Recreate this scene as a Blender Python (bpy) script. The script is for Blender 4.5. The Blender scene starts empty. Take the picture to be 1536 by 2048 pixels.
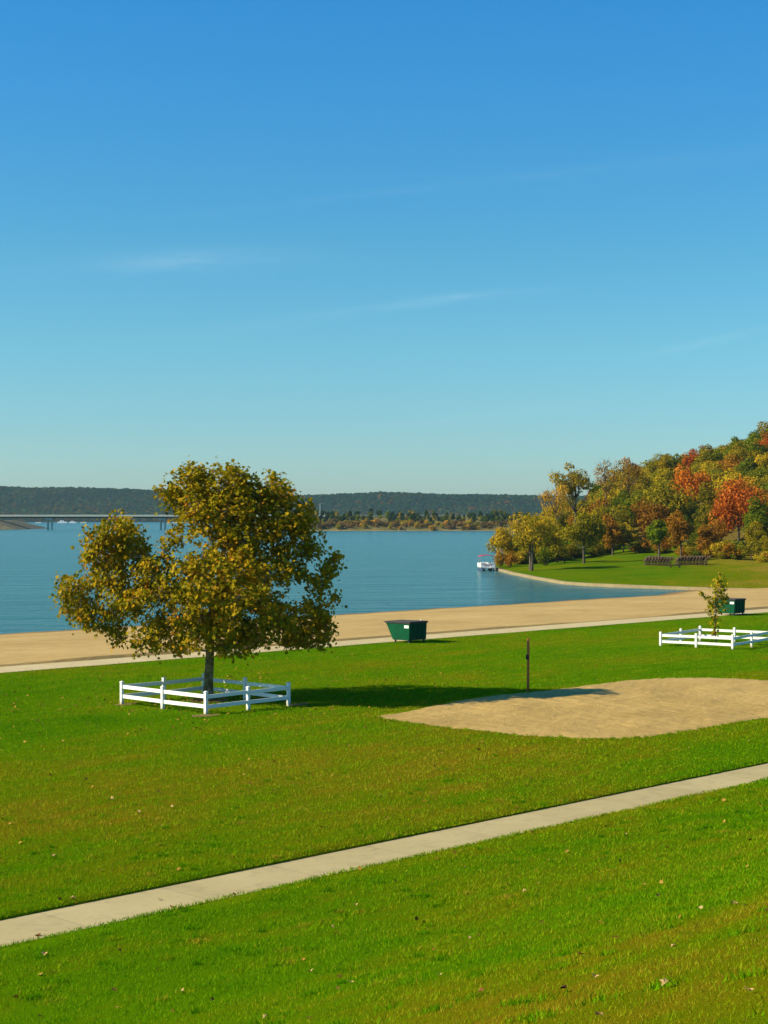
import bpy, math, random
import numpy as np
from mathutils import Vector, Matrix

SC = bpy.context.scene
R = math.radians
rnd = random.Random(7)
rng = np.random.default_rng(11)

# ------------------------------------------------------------------ camera
F = 3240.0            # focal length in photo pixels (1536 x 2048)
CX, HY = 768.0, 1035.0
CAM_Z = 7.7
cd = bpy.data.cameras.new('camera')
cam = bpy.data.objects.new('camera', cd)
SC.collection.objects.link(cam)
cd.sensor_fit = 'VERTICAL'
cd.sensor_height = 36.0
cd.lens = 36.0 * F / 2048.0
cd.clip_start = 0.1
cd.clip_end = 12000
cam.location = (0, 0, CAM_Z)
cam.rotation_euler = (R(90) + math.atan((HY - 1024) / F), 0, 0)
SC.camera = cam

# ------------------------------------------------------------------ sun, sky, exposure
SUN_EL = R(32.5)
SUN_TO = Vector((-1.0, -0.17, 0)).normalized()           # horizontal direction towards the sun
SUN_AZ = math.atan2(SUN_TO.x, SUN_TO.y)                   # clockwise from +Y
sl = bpy.data.lights.new('sun', 'SUN')
sl.energy = 4.6
sl.angle = R(0.5)
sl.color = (1.0, 0.84, 0.56)
so = bpy.data.objects.new('sun', sl)
SC.collection.objects.link(so)
sd = Vector((SUN_TO.x * math.cos(SUN_EL), SUN_TO.y * math.cos(SUN_EL), math.sin(SUN_EL)))
so.rotation_euler = sd.to_track_quat('Z', 'Y').to_euler()
so.location = sd * 60

SC.view_settings.view_transform = 'Standard'
SC.view_settings.look = 'None'
SC.view_settings.exposure = 0.9
SC.view_settings.gamma = 1.0
SC.cycles.max_bounces = 6
SC.cycles.transparent_max_bounces = 8
SC.cycles.use_denoising = True


class NT:
    """small node-tree helper"""
    def __init__(s, nt):
        s.nt = nt

    def n(s, typ, props=None, **ins):
        nd = s.nt.nodes.new(typ)
        for k, v in (props or {}).items():
            setattr(nd, k, v)
        for k, v in ins.items():
            key = int(k[1:]) if k[0] == 'i' and k[1:].isdigit() else k.replace('_', ' ')
            s.set(nd.inputs[key], v)
        return nd

    def set(s, sock, v):
        if isinstance(v, bpy.types.NodeSocket):
            s.nt.links.new(v, sock)
        else:
            if isinstance(v, tuple) and len(v) == 3 and sock.type == 'RGBA':
                v = v + (1.0,)
            sock.default_value = v

    def m(s, op, a, b=None, c=None, clamp=False):
        nd = s.nt.nodes.new('ShaderNodeMath')
        nd.operation = op
        nd.use_clamp = clamp
        s.set(nd.inputs[0], a)
        if b is not None:
            s.set(nd.inputs[1], b)
        if c is not None:
            s.set(nd.inputs[2], c)
        return nd.outputs[0]

    def mix(s, f, a, b, blend='MIX'):
        nd = s.nt.nodes.new('ShaderNodeMix')
        nd.data_type = 'RGBA'
        nd.blend_type = blend
        s.set(nd.inputs[0], f)
        s.set(nd.inputs[6], a)
        s.set(nd.inputs[7], b)
        return nd.outputs[2]

    def noise(s, vec, scale, detail=4, rough=0.55, col=False, dist=0.0):
        nd = s.n('ShaderNodeTexNoise', None, Scale=scale, Detail=detail, Roughness=rough, Distortion=dist)
        if vec is not None:
            s.set(nd.inputs['Vector'], vec)
        return nd.outputs['Color' if col else 'Fac']

    def ramp(s, f, stops):
        nd = s.nt.nodes.new('ShaderNodeValToRGB')
        cr = nd.color_ramp
        while len(cr.elements) < len(stops):
            cr.elements.new(0.5)
        for e, (p, c) in zip(cr.elements, stops):
            e.position = p
            e.color = c + (1,) if len(c) == 3 else c
        s.set(nd.inputs[0], f)
        return nd.outputs[0]

    def remap(s, v, a, b, c=0.0, d=1.0):
        nd = s.nt.nodes.new('ShaderNodeMapRange')
        for i, x in enumerate((v, a, b, c, d)):
            s.set(nd.inputs[i], x)
        return nd.outputs[0]

    def scale(s, vec, sc):
        nd = s.n('ShaderNodeMapping')
        s.set(nd.inputs['Vector'], vec)
        nd.inputs['Scale'].default_value = sc
        return nd.outputs[0]


w = bpy.data.worlds.new('World')
SC.world = w
w.use_nodes = True
w.node_tree.nodes.clear()
T = NT(w.node_tree)
sky = T.n('ShaderNodeTexSky', dict(sky_type='NISHITA', sun_disc=False, sun_elevation=SUN_EL, sun_rotation=SUN_AZ,
                                   altitude=200.0, air_density=1.0, dust_density=0.6, ozone_density=1.6))
tc = T.n('ShaderNodeTexCoord')
sep = T.n('ShaderNodeSeparateXYZ')
T.set(sep.inputs[0], tc.outputs['Generated'])
dx, dy, dz = sep.outputs
# the clear autumn sky: pale aqua low down, deep blue higher up
tint = T.ramp(T.m('MAXIMUM', dz, 0.0), [
    (0.0, (0.36, 0.46, 0.53)), (0.026, (0.312, 0.465, 0.555)), (0.057, (0.266, 0.456, 0.555)), (0.103, (0.230, 0.470, 0.548)),
    (0.163, (0.180, 0.463, 0.562)), (0.221, (0.143, 0.464, 0.620)), (0.30, (0.106, 0.468, 0.69)), (1.0, (0.07, 0.40, 0.80))])
skyc = T.mix(1.0, sky.outputs[0], tint, 'MULTIPLY')
# thin cirrus and old vapour trails, laid out by direction on the sky
ysafe = T.m('MAXIMUM', dy, 0.2)
u = T.m('DIVIDE', dx, ysafe)
v = T.m('DIVIDE', dz, ysafe)
cloud = None
for (px, py, ang, L, W, amp, sx) in [(370, 517, 3.5, 150, 16, 0.42, 6), (840, 606, 6.5, 260, 9, 0.26, 5),
                                     (920, 592, 4.0, 80, 6, 0.32, 5), (1420, 682, 12.5, 130, 8, 0.30, 5),
                                     (880, 372, 6.5, 480, 9, 0.10, 4), (960, 832, 7.0, 170, 9, 0.20, 5),
                                     (1330, 330, 7.0, 260, 26, 0.07, 4), (330, 520, 1.0, 330, 34, 0.12, 4),
                                     (200, 915, 0.5, 520, 40, 0.12, 3), (500, 655, 5.0, 200, 10, 0.08, 5)]:
    ca, sa = math.cos(R(ang)), math.sin(R(ang))
    du = T.m('SUBTRACT', u, (px - CX) / F)
    dv = T.m('SUBTRACT', v, (HY - py) / F)
    a = T.m('ADD', T.m('MULTIPLY', du, ca), T.m('MULTIPLY', dv, sa))
    b = T.m('SUBTRACT', T.m('MULTIPLY', dv, ca), T.m('MULTIPLY', du, sa))
    cv = T.n('ShaderNodeCombineXYZ', None, X=T.m('MULTIPLY', a, 14.0), Y=T.m('MULTIPLY', b, 14.0 * sx), Z=px * 0.01)
    nz = T.noise(cv.outputs[0], 1.6, 5, 0.6, dist=0.6)
    b2 = T.m('ADD', b, T.m('MULTIPLY', T.m('SUBTRACT', nz, 0.5), 1.6 * W / F))
    e = T.m('ADD', T.m('POWER', T.m('ABSOLUTE', T.m('DIVIDE', a, L / F)), 2.0),
            T.m('POWER', T.m('ABSOLUTE', T.m('DIVIDE', b2, W / F)), 2.0))
    g = T.m('EXPONENT', T.m('MULTIPLY', e, -1.0))
    g = T.m('MULTIPLY', T.m('MULTIPLY', g, T.remap(nz, 0.3, 0.65, 0.15, 1.0)), amp * 0.36)
    cloud = g if cloud is None else T.m('ADD', cloud, g)
cloud = T.m('MULTIPLY', cloud, T.remap(dy, 0.2, 0.4))
skyc = T.mix(T.m('MINIMUM', cloud, 1.0), skyc, (2.6, 3.5, 3.9))
bg = T.n('ShaderNodeBackground', None, Color=skyc, Strength=0.13)
wo = T.n('ShaderNodeOutputWorld')
w.node_tree.links.new(bg.outputs[0], wo.inputs[0])

# ------------------------------------------------------------------ world layout
AZ = math.atan((3932 - CX) / F)                 # direction of the two paths
DV = np.array([math.sin(AZ), math.cos(AZ)])      # along the paths  (local x = t)
NV = np.array([-math.cos(AZ), math.sin(AZ)])     # across, away from the camera (local y = s)
ROT = math.pi / 2 - AZ
WATER = -0.9


def at(px, py, z=0.0):
    """where the view through photo pixel (px, py) meets the level z"""
    D = (CAM_Z - z) * F / (py - HY)
    return Vector(((px - CX) / F * D, D, z))


def ts(p):
    q = np.array([p[0], p[1]])
    return float(q @ DV), float(q @ NV)


def xy(t, s):
    return DV[0] * t + NV[0] * s, DV[1] * t + NV[1] * s


# ------------------------------------------------------------------ object helpers
def tag(o, label=None, cat=None, group=None, kind=None):
    if label: o['label'] = label
    if cat: o['category'] = cat
    if group: o['group'] = group
    if kind: o['kind'] = kind
    return o


def empty(name, loc=(0, 0, 0), rz=0.0):
    o = bpy.data.objects.new(name, None)
    o.empty_display_size = 0.3
    SC.collection.objects.link(o)
    o.location = loc
    o.rotation_euler = (0, 0, rz)
    return o


def link(name, me, parent=None):
    o = bpy.data.objects.new(name, me)
    SC.collection.objects.link(o)
    if parent is not None:
        o.parent = parent
    return o


def copy_tree(o, parent=None):
    c = o.copy()
    SC.collection.objects.link(c)
    c.parent = parent
    for ch in list(o.children):
        copy_tree(ch, c)
    return c


def np_mesh(name, V, Fc, mat=None, tint=None, smooth=False, mats=None, midx=None):
    """mesh from numpy arrays; Fc is (n, k)"""
    V = np.asarray(V, dtype=np.float32)
    Fc = np.asarray(Fc, dtype=np.int32)
    n, k = Fc.shape
    me = bpy.data.meshes.new(name)
    me.vertices.add(len(V))
    me.vertices.foreach_set('co', V.ravel())
    me.loops.add(n * k)
    me.loops.foreach_set('vertex_index', Fc.ravel())
    me.polygons.add(n)
    me.polygons.foreach_set('loop_start', np.arange(0, n * k, k, dtype=np.int32))
    me.polygons.foreach_set('use_smooth', np.full(n, smooth, dtype=bool))
    if mat: me.materials.append(mat)
    for m_ in (mats or []): me.materials.append(m_)
    if midx is not None:
        me.polygons.foreach_set('material_index', np.asarray(midx, dtype=np.int32))
    if tint is not None:
        at_ = me.attributes.new('tint', 'FLOAT', 'POINT')
        at_.data.foreach_set('value', np.asarray(tint, dtype=np.float32))
    me.update(calc_edges=True)
    me.validate()
    return me


class MB:
    """collects boxes, tubes and prisms into ONE mesh"""
    def __init__(s):
        s.v, s.f = [], []

    def add(s, verts, faces):
        o = len(s.v)
        s.v += [tuple(p) for p in verts]
        s.f += [tuple(i + o for i in f) for f in faces]

    def box(s, c, size, rot=None, bev=0.0):
        x, y, z = size[0] / 2, size[1] / 2, size[2] / 2
        vs = [Vector((i * x, j * y, k * z)) for k in (-1, 1) for j in (-1, 1) for i in (-1, 1)]
        if rot is not None:
            vs = [rot @ p for p in vs]
        c = Vector(c)
        s.add([p + c for p in vs], [(0, 2, 3, 1), (4, 5, 7, 6), (0, 1, 5, 4), (2, 6, 7, 3), (0, 4, 6, 2), (1, 3, 7, 5)])

    def beam(s, a, b, wdt, hgt, up=Vector((0, 0, 1))):
        a, b = Vector(a), Vector(b)
        d = (b - a)
        L = d.length
        d.normalize()
        side = d.cross(up)
        if side.length < 1e-4:
            side = Vector((1, 0, 0))
        side.normalize()
        u_ = side.cross(d)
        rot = Matrix((d, side, u_)).transposed()
        s.box((a + b) / 2, (L, wdt, hgt), rot)

    def tube(s, pts, radii, n=8, cap=True):
        pts = [Vector(p) for p in pts]
        if not hasattr(radii, '__len__'):
            radii = [radii] * len(pts)
        o = len(s.v)
        ref = None
        for i, p in enumerate(pts):
            d = (pts[min(i + 1, len(pts) - 1)] - pts[max(i - 1, 0)]).normalized()
            if ref is None:
                ref = d.orthogonal().normalized()
            ref = (ref - d * ref.dot(d))
            ref = ref.normalized() if ref.length > 1e-5 else d.orthogonal().normalized()
            b_ = d.cross(ref)
            for k in range(n):
                a_ = 2 * math.pi * k / n
                s.v.append(tuple(p + (ref * math.cos(a_) + b_ * math.sin(a_)) * radii[i]))
        for i in range(len(pts) - 1):
            for k in range(n):
                k2 = (k + 1) % n
                s.f.append((o + i * n + k, o + i * n + k2, o + (i + 1) * n + k2, o + (i + 1) * n + k))
        if cap:
            s.f.append(tuple(o + k for k in reversed(range(n))))
            s.f.append(tuple(o + (len(pts) - 1) * n + k for k in range(n)))

    def prism(s, poly, y0, y1):
        """poly in (x, z), extruded along y"""
        n = len(poly)
        s.add([(x, y0, z) for x, z in poly] + [(x, y1, z) for x, z in poly],
              [tuple(range(n)), tuple(range(2 * n - 1, n - 1, -1))] +
              [(i, i + n, (i + 1) % n + n, (i + 1) % n) for i in range(n)])

    def build(s, name, mat, parent=None, bev=0.0, smooth=False):
        me = bpy.data.meshes.new(name)
        me.from_pydata(s.v, [], s.f)
        import bmesh
        bm = bmesh.new()
        bm.from_mesh(me)
        bmesh.ops.recalc_face_normals(bm, faces=bm.faces)
        if bev:
            es = [e for e in bm.edges if len(e.link_faces) == 2 and e.calc_face_angle(0) > 0.6]
            bmesh.ops.bevel(bm, geom=es, offset=bev, segments=2, profile=0.5, affect='EDGES', clamp_overlap=True)
        bm.to_mesh(me)
        bm.free()
        if smooth:
            me.polygons.foreach_set('use_smooth', [True] * len(me.polygons))
        me.materials.append(mat)
        return link(name, me, parent)


# ------------------------------------------------------------------ materials
def mat(name):
    m_ = bpy.data.materials.new(name)
    m_.use_nodes = True
    m_.node_tree.nodes.clear()
    t = NT(m_.node_tree)
    out = t.n('ShaderNodeOutputMaterial')
    return m_, t, out


def principled(t, out, col, rough=0.8, metal=0.0, normal=None, spec=0.3):
    p = t.n('ShaderNodeBsdfPrincipled', None, Base_Color=col, Roughness=rough, Metallic=metal)
    p.inputs['Specular IOR Level'].default_value = spec
    if normal is not None:
        t.set(p.inputs['Normal'], normal)
    t.nt.links.new(p.outputs[0], out.inputs[0])
    return p


def bump(t, h, strength, dist):
    return t.n('ShaderNodeBump', None, Height=h, Strength=strength, Distance=dist).outputs[0]


def plain(name, a, b, scale=6.0, rough=0.6, metal=0.0, bmp=0.15, spec=0.3, dist=0.01):
    m_, t, out = mat(name)
    c = t.n('ShaderNodeTexCoord').outputs['Object']
    f = t.noise(c, scale, 5, 0.6)
    f2 = t.noise(c, scale * 5.3, 3, 0.6)
    col = t.mix(t.remap(t.m('ADD', t.m('MULTIPLY', f, 0.7), t.m('MULTIPLY', f2, 0.3)), 0.32, 0.68), a, b)
    principled(t, out, col, rough, metal, bump(t, f2, bmp, dist), spec)
    return m_


def leaf_mat(name, cols, trans=0.35, rvar=0.12, var=0.4, rough=0.7):
    """foliage: colour per leaf from the 'tint' attribute, slight shift per tree"""
    m_, t, out = mat(name)
    tn = t.n('ShaderNodeAttribute', dict(attribute_name='tint')).outputs['Fac']
    oi = t.n('ShaderNodeObjectInfo').outputs['Random']
    f = t.m('ADD', tn, t.m('MULTIPLY', t.m('SUBTRACT', oi, 0.5), var), clamp=True)
    k = len(cols)
    col = t.ramp(f, [(i / (k - 1), c) for i, c in enumerate(cols)])
    hs = t.n('ShaderNodeHueSaturation', None, Hue=0.5, Saturation=1.0, Color=col,
             Value=t.remap(t.m('FRACT', t.m('MULTIPLY', oi, 7.31)), 0, 1, 1 - rvar * 2, 1 + rvar * 2))
    d = t.n('ShaderNodeBsdfPrincipled', None, Base_Color=hs.outputs[0], Roughness=rough)
    d.inputs['Specular IOR Level'].default_value = 0.05
    tr = t.n('ShaderNodeBsdfTranslucent', None, Color=hs.outputs[0])
    mx = t.n('ShaderNodeMixShader', None, Fac=trans)
    t.nt.links.new(d.outputs[0], mx.inputs[1])
    t.nt.links.new(tr.outputs[0], mx.inputs[2])
    t.nt.links.new(mx.outputs[0], out.inputs[0])
    return m_


M = {}
def vinyl_mat():
    m_, t, out = mat('white_vinyl')
    c = t.n('ShaderNodeTexCoord').outputs['Object']
    n1 = t.noise(c, 4.0, 4, 0.6)
    n2 = t.noise(c, 22.0, 4, 0.7)
    z = t.n('ShaderNodeSeparateXYZ', None, Vector=c).outputs[2]
    col = t.mix(n1, (0.72, 0.72, 0.69), (0.86, 0.86, 0.84))
    # splashed soil and green algae low on the posts, thin streaks elsewhere
    zz = t.m('ADD', z, t.m('MULTIPLY', t.m('SUBTRACT', n2, 0.5), 0.25))
    col = t.mix(t.remap(zz, 0.02, 0.2, 0.75, 0.0), col, (0.24, 0.21, 0.10))
    col = t.mix(t.remap(n2, 0.6, 0.8, 0.0, 0.25), col, (0.45, 0.45, 0.36))
    principled(t, out, col, 0.45, 0, bump(t, n1, 0.03, 0.01), 0.3)
    return m_


M['white_vinyl'] = vinyl_mat()
M['bark'] = plain('bark', (0.05, 0.042, 0.03), (0.20, 0.17, 0.12), 3.0, 0.9, bmp=0.9, dist=0.03)
M['grey_bark'] = plain('grey_bark', (0.05, 0.042, 0.03), (0.13, 0.105, 0.07), 2.0, 0.9, bmp=0.5)
M['dumpster_green'] = plain('dumpster_green', (0.001, 0.055, 0.024), (0.003, 0.074, 0.032), 2.2, 0.6, bmp=0.08, spec=0.06)
M['black_plastic'] = plain('black_plastic', (0.012, 0.013, 0.014), (0.03, 0.03, 0.032), 4, 0.55, bmp=0.1)
M['dark_steel'] = plain('dark_steel', (0.02, 0.02, 0.02), (0.05, 0.04, 0.035), 8, 0.6, 0.4)
M['rusty_steel'] = plain('rusty_steel', (0.34, 0.09, 0.025), (0.48, 0.14, 0.04), 7, 0.85, bmp=0.4)
M['paper_white'] = plain('paper_white', (0.72, 0.72, 0.70), (0.8, 0.8, 0.78), 12, 0.6)
M['wall_concrete'] = plain('wall_concrete', (0.20, 0.16, 0.08), (0.31, 0.25, 0.13), 0.7, 0.9, bmp=0.4)
M['bridge_concrete'] = plain('bridge_concrete', (0.42, 0.40, 0.34), (0.55, 0.52, 0.45), 0.1, 0.9)
M['bridge_rail'] = plain('bridge_rail', (0.50, 0.55, 0.42), (0.6, 0.64, 0.5), 0.3, 0.8)
M['weathered_wood'] = plain('weathered_wood', (0.03, 0.018, 0.009), (0.08, 0.05, 0.022), 5, 0.85, bmp=0.4)
M['boat_white'] = plain('boat_white', (0.74, 0.74, 0.72), (0.82, 0.82, 0.80), 2, 0.35, spec=0.5, bmp=0.02)
M['boat_red'] = plain('boat_red', (0.33, 0.02, 0.05), (0.42, 0.03, 0.065), 3, 0.7)
M['boat_metal'] = plain('boat_metal', (0.45, 0.46, 0.48), (0.6, 0.6, 0.6), 3, 0.3, 0.8)
M['boat_blue'] = plain('boat_blue', (0.03, 0.05, 0.11), (0.05, 0.08, 0.16), 3, 0.5)
M['asphalt'] = plain('asphalt', (0.05, 0.05, 0.05), (0.075, 0.07, 0.068), 0.6, 0.9)
M['rock'] = plain('rock', (0.045, 0.055, 0.018), (0.15, 0.13, 0.075), 0.16, 0.95, bmp=0.8, dist=0.5)


def grass_colour(t, c, near=True):
    big = t.noise(t.scale(c, (0.6, 1.6, 1)), 0.075, 4, 0.6)
    mid = t.noise(t.scale(c, (0.7, 1.5, 1)), 0.42, 5, 0.65)
    fine = t.noise(c, 6.0, 4, 0.7)
    vf = t.noise(c, 38.0, 3, 0.7)
    f = t.m('ADD', t.m('MULTIPLY', big, 0.62), t.m('MULTIPLY', mid, 0.42))
    f = t.m('ADD', t.m('SUBTRACT', f, 0.10), t.m('MULTIPLY', fine, 0.16))
    return f, fine, vf


def lawn_mat():
    m_, t, out = mat('lawn_grass')
    c = t.n('ShaderNodeTexCoord').outputs['Object']
    f, fine, vf = grass_colour(t, c)
    s_ = t.n('ShaderNodeSeparateXYZ', None, Vector=c).outputs
    # the lawn is drier in a broad band beyond the pavement and along the brow of the bank
    wob = t.m('MULTIPLY', t.m('SUBTRACT', t.noise(c, 0.09, 3), 0.5), 16.0)
    sy = t.m('ADD', s_[1], wob)
    band = t.m('EXPONENT', t.m('MULTIPLY', t.m('POWER', t.m('ABSOLUTE', t.m('DIVIDE', t.m('SUBTRACT', sy, 36.0), 8.0)), 2.0), -1.0))
    brow = t.m('EXPONENT', t.m('MULTIPLY', t.m('POWER', t.m('ABSOLUTE', t.m('DIVIDE', t.m('SUBTRACT', t.m('ADD', s_[1], t.m('MULTIPLY', wob, 0.35)), 11.0), 3.0)), 2.0), -1.0))
    f = t.m('ADD', f, t.m('MULTIPLY', band, 0.12))
    f = t.m('ADD', f, t.m('MULTIPLY', brow, 0.12))
    col = t.ramp(f, [(0.34, (0.056, 0.165, 0.001)), (0.48, (0.092, 0.205, 0.001)), (0.60, (0.155, 0.180, 0.002)), (0.74, (0.25, 0.155, 0.006))])
    col = t.mix(t.remap(vf, 0.3, 0.72, 0.55, 0.0), col, (0.020, 0.055, 0.001))
    h = t.m('ADD', t.m('MULTIPLY', fine, 0.4), vf)
    principled(t, out, col, 0.95, 0, bump(t, h, 0.9, 0.05), 0.0)
    return m_


def blade_mat():
    m_, t, out = mat('grass_blades')
    c = t.n('ShaderNodeTexCoord').outputs['Object']
    f, fine, vf = grass_colour(t, c)
    s_ = t.n('ShaderNodeSeparateXYZ', None, Vector=c).outputs
    wob = t.m('MULTIPLY', t.m('SUBTRACT', t.noise(c, 0.09, 3), 0.5), 16.0)
    sy = t.m('ADD', s_[1], wob)
    band = t.m('EXPONENT', t.m('MULTIPLY', t.m('POWER', t.m('ABSOLUTE', t.m('DIVIDE', t.m('SUBTRACT', sy, 36.0), 8.0)), 2.0), -1.0))
    brow = t.m('EXPONENT', t.m('MULTIPLY', t.m('POWER', t.m('ABSOLUTE', t.m('DIVIDE', t.m('SUBTRACT', t.m('ADD', s_[1], t.m('MULTIPLY', wob, 0.35)), 11.0), 3.0)), 2.0), -1.0))
    f = t.m('ADD', f, t.m('MULTIPLY', band, 0.12))
    f = t.m('ADD', f, t.m('MULTIPLY', brow, 0.12))
    tn = t.n('ShaderNodeAttribute', dict(attribute_name='tint')).outputs['Fac']
    f = t.m('ADD', f, t.m('MULTIPLY', t.m('SUBTRACT', tn, 0.5), 0.34))
    col = t.ramp(f, [(0.30, (0.062, 0.205, 0.001)), (0.48, (0.128, 0.295, 0.002)), (0.62, (0.215, 0.305, 0.004)), (0.82, (0.36, 0.29, 0.02))])
    d = t.n('ShaderNodeBsdfDiffuse', None, Color=col)
    tr = t.n('ShaderNodeBsdfTranslucent', None, Color=col)
    mx = t.n('ShaderNodeMixShader', None, Fac=0.3)
    t.nt.links.new(d.outputs[0], mx.inputs[1])
    t.nt.links.new(tr.outputs[0], mx.inputs[2])
    t.nt.links.new(mx.outputs[0], out.inputs[0])
    return m_


def sand_mat(name, a, b, scale=1.0, rip=0.6, wet=None):
    m_, t, out = mat(name)
    c = t.n('ShaderNodeTexCoord').outputs['Object']
    n1 = t.noise(c, 0.12 * scale, 5, 0.6)
    n2 = t.noise(c, 1.3 * scale, 5, 0.65)
    n3 = t.noise(c, 14 * scale, 4, 0.7)
    f = t.m('ADD', t.m('ADD', t.m('MULTIPLY', n1, 0.45), t.m('MULTIPLY', n2, 0.35)), t.m('MULTIPLY', n3, 0.2))
    col = t.mix(t.remap(f, 0.40, 0.60), a, b)
    if wet:
        s_ = t.n('ShaderNodeSeparateXYZ', None, Vector=c).outputs
        zz = t.m('ADD', s_[2], t.m('MULTIPLY', t.m('SUBTRACT', n2, 0.5), 0.06))
        col = t.mix(t.remap(zz, WATER + 0.03, WATER + 0.15, 0.85, 0.0), col, wet)
    h = t.m('ADD', t.m('MULTIPLY', n2, 0.9), t.m('MULTIPLY', n3, 0.25))
    principled(t, out, col, 0.95, 0, bump(t, h, rip, 0.12), 0.1)
    return m_


def slab_mat(name, a, b, pitch):
    m_, t, out = mat(name)
    c = t.n('ShaderNodeTexCoord').outputs['Object']
    s_ = t.n('ShaderNodeSeparateXYZ', None, Vector=c).outputs
    q = t.m('DIVIDE', s_[0], pitch)
    cell = t.m('FLOOR', q)
    wn = t.n('ShaderNodeTexWhiteNoise', dict(noise_dimensions='1D'), W=cell).outputs['Value']
    fr = t.m('ABSOLUTE', t.m('SUBTRACT', t.m('FRACT', q), 0.5))
    joint = t.remap(fr, 0.5 - 0.012 / pitch, 0.5 - 0.004 / pitch)
    n1 = t.noise(c, 0.5, 6, 0.65)
    n2 = t.noise(c, 9.0, 4, 0.7)
    f = t.m('ADD', t.m('MULTIPLY', n1, 0.6), t.m('ADD', t.m('MULTIPLY', n2, 0.25), t.m('MULTIPLY', wn, 0.18)))
    col = t.mix(t.remap(f, 0.32, 0.72), a, b)
    stain = t.remap(t.noise(c, 1.7, 4, 0.7), 0.52, 0.72, 0.0, 0.38)
    col = t.mix(stain, col, (0.17, 0.14, 0.09))
    col = t.mix(t.m('MULTIPLY', joint, 0.6), col, (0.10, 0.085, 0.06))
    principled(t, out, col, 0.9, 0, bump(t, t.m('ADD', n2, t.m('MULTIPLY', joint, -2.0)), 0.25, 0.01), 0.15)
    return m_


def water_mat():
    m_, t, out = mat('lake_water')
    c = t.n('ShaderNodeTexCoord').outputs['Object']
    # wind ripples on several scales, long crests lying across the wind
    cr = t.n('ShaderNodeMapping')
    t.set(cr.inputs['Vector'], c)
    cr.inputs['Rotation'].default_value = (0, 0, R(10))
    cr.inputs['Scale'].default_value = (0.35, 1.0, 1.0)
    w1 = t.noise(cr.outputs[0], 1.1, 4, 0.6)
    w2 = t.noise(cr.outputs[0], 0.22, 3, 0.5)
    w3 = t.noise(t.scale(c, (0.25, 1, 1)), 0.035, 4, 0.6)
    h = t.m('ADD', t.m('MULTIPLY', w1, 0.5), t.m('MULTIPLY', w2, 1.3))
    col = t.mix(t.remap(w3, 0.35, 0.65), (0.007, 0.090, 0.088), (0.013, 0.120, 0.116))
    p = principled(t, out, col, 0.16, 0, bump(t, h, t.remap(w3, 0.3, 0.7, 0.7, 1.0), 1.1), 0.35)
    p.inputs['IOR'].default_value = 1.33
    return m_


M['lawn'] = lawn_mat()
M['blades'] = blade_mat()
M['beach_sand'] = sand_mat('beach_sand', (0.335, 0.230, 0.078), (0.455, 0.325, 0.126), 1.0, 0.6, (0.14, 0.085, 0.035))
M['court_sand'] = sand_mat('court_sand', (0.335, 0.23, 0.070), (0.465, 0.325, 0.108), 2.0, 0.8)
M['pavement'] = slab_mat('pavement_concrete', (0.32, 0.268, 0.125), (0.43, 0.365, 0.185), 3.0)
M['beach_path'] = slab_mat('beach_path_concrete', (0.42, 0.35, 0.175), (0.50, 0.42, 0.23), 3.0)
M['water'] = water_mat()


# ------------------------------------------------------------------ ground near the camera
def fbm(x, y, seed, scale, octv=3):
    """cheap smooth value noise for terrain"""
    r_ = np.random.default_rng(seed)
    out = np.zeros_like(np.asarray(x, dtype=float))
    amp = 1.0
    for o in range(octv):
        for _ in range(3):
            a_ = r_.uniform(0, 2 * np.pi)
            ph = r_.uniform(0, 2 * np.pi)
            k = 2 * np.pi / scale * (2 ** o) * r_.uniform(0.7, 1.3)
            out = out + amp / 3 * np.sin(k * (x * np.cos(a_) + y * np.sin(a_)) + ph)
        amp *= 0.5
    return out


S0, S1 = 25.2, 27.02         # the pavement
B0, B1 = 69.6, 72.3          # the path along the beach
HS = [-60, -20, 0, 4, 8, 12, 16, 20, 24, 30, 300]
HZ = [6.4, 6.25, 6.05, 4.85, 3.60, 2.35, 1.15, 0.33, 0.0, 0.0, 0.0]


def hill_prof(s):
    s = np.asarray(s, dtype=float)
    o = np.zeros_like(s)
    for k in np.linspace(-1.6, 1.6, 5):
        o += np.interp(s + k, HS, HZ) / 5
    return o


def lawn_z(t, s):
    t = np.asarray(t, dtype=float)
    s = np.asarray(s, dtype=float)
    z = hill_prof(s)
    soft = np.clip(np.minimum(np.abs(s - 26.1) - 0.9, np.minimum(np.abs(B0 - s), 3)) / 3.0, 0, 1)
    z = z + soft * (0.05 * fbm(t, s, 3, 14, 3) + 0.015 * fbm(t, s, 5, 2.5, 2))
    z = np.where((s > S0 + 1e-3) & (s < S1 - 1e-3), -0.09, z)
    return z


def grid_mesh(name, ta, sa, zf, m_, smooth=True):
    tt, ss = np.meshgrid(ta, sa)
    V = np.stack([tt, ss, zf(tt, ss)], -1).reshape(-1, 3)
    nx, ny = len(ta), len(sa)
    i = np.arange(nx - 1)[None, :] + nx * np.arange(ny - 1)[:, None]
    Fc = np.stack([i, i + 1, i + 1 + nx, i + nx], -1).reshape(-1, 4)
    return np_mesh(name, V, Fc, m_, smooth=smooth)


ta = np.arange(-120, 261, 1.0)
sa = np.concatenate([np.arange(-50, 0, 2.0), np.arange(0, S0 - 0.3, 0.5), [S0, S0 + 0.004, S1 - 0.004, S1],
                     np.arange(S1 + 0.5, B0 - 0.2, 0.6), [B0]])
lawn = link('lawn', grid_mesh('lawn', ta, sa, lawn_z, M['lawn']))
lawn.rotation_euler = (0, 0, ROT)
tag(lawn, kind='structure')

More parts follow.
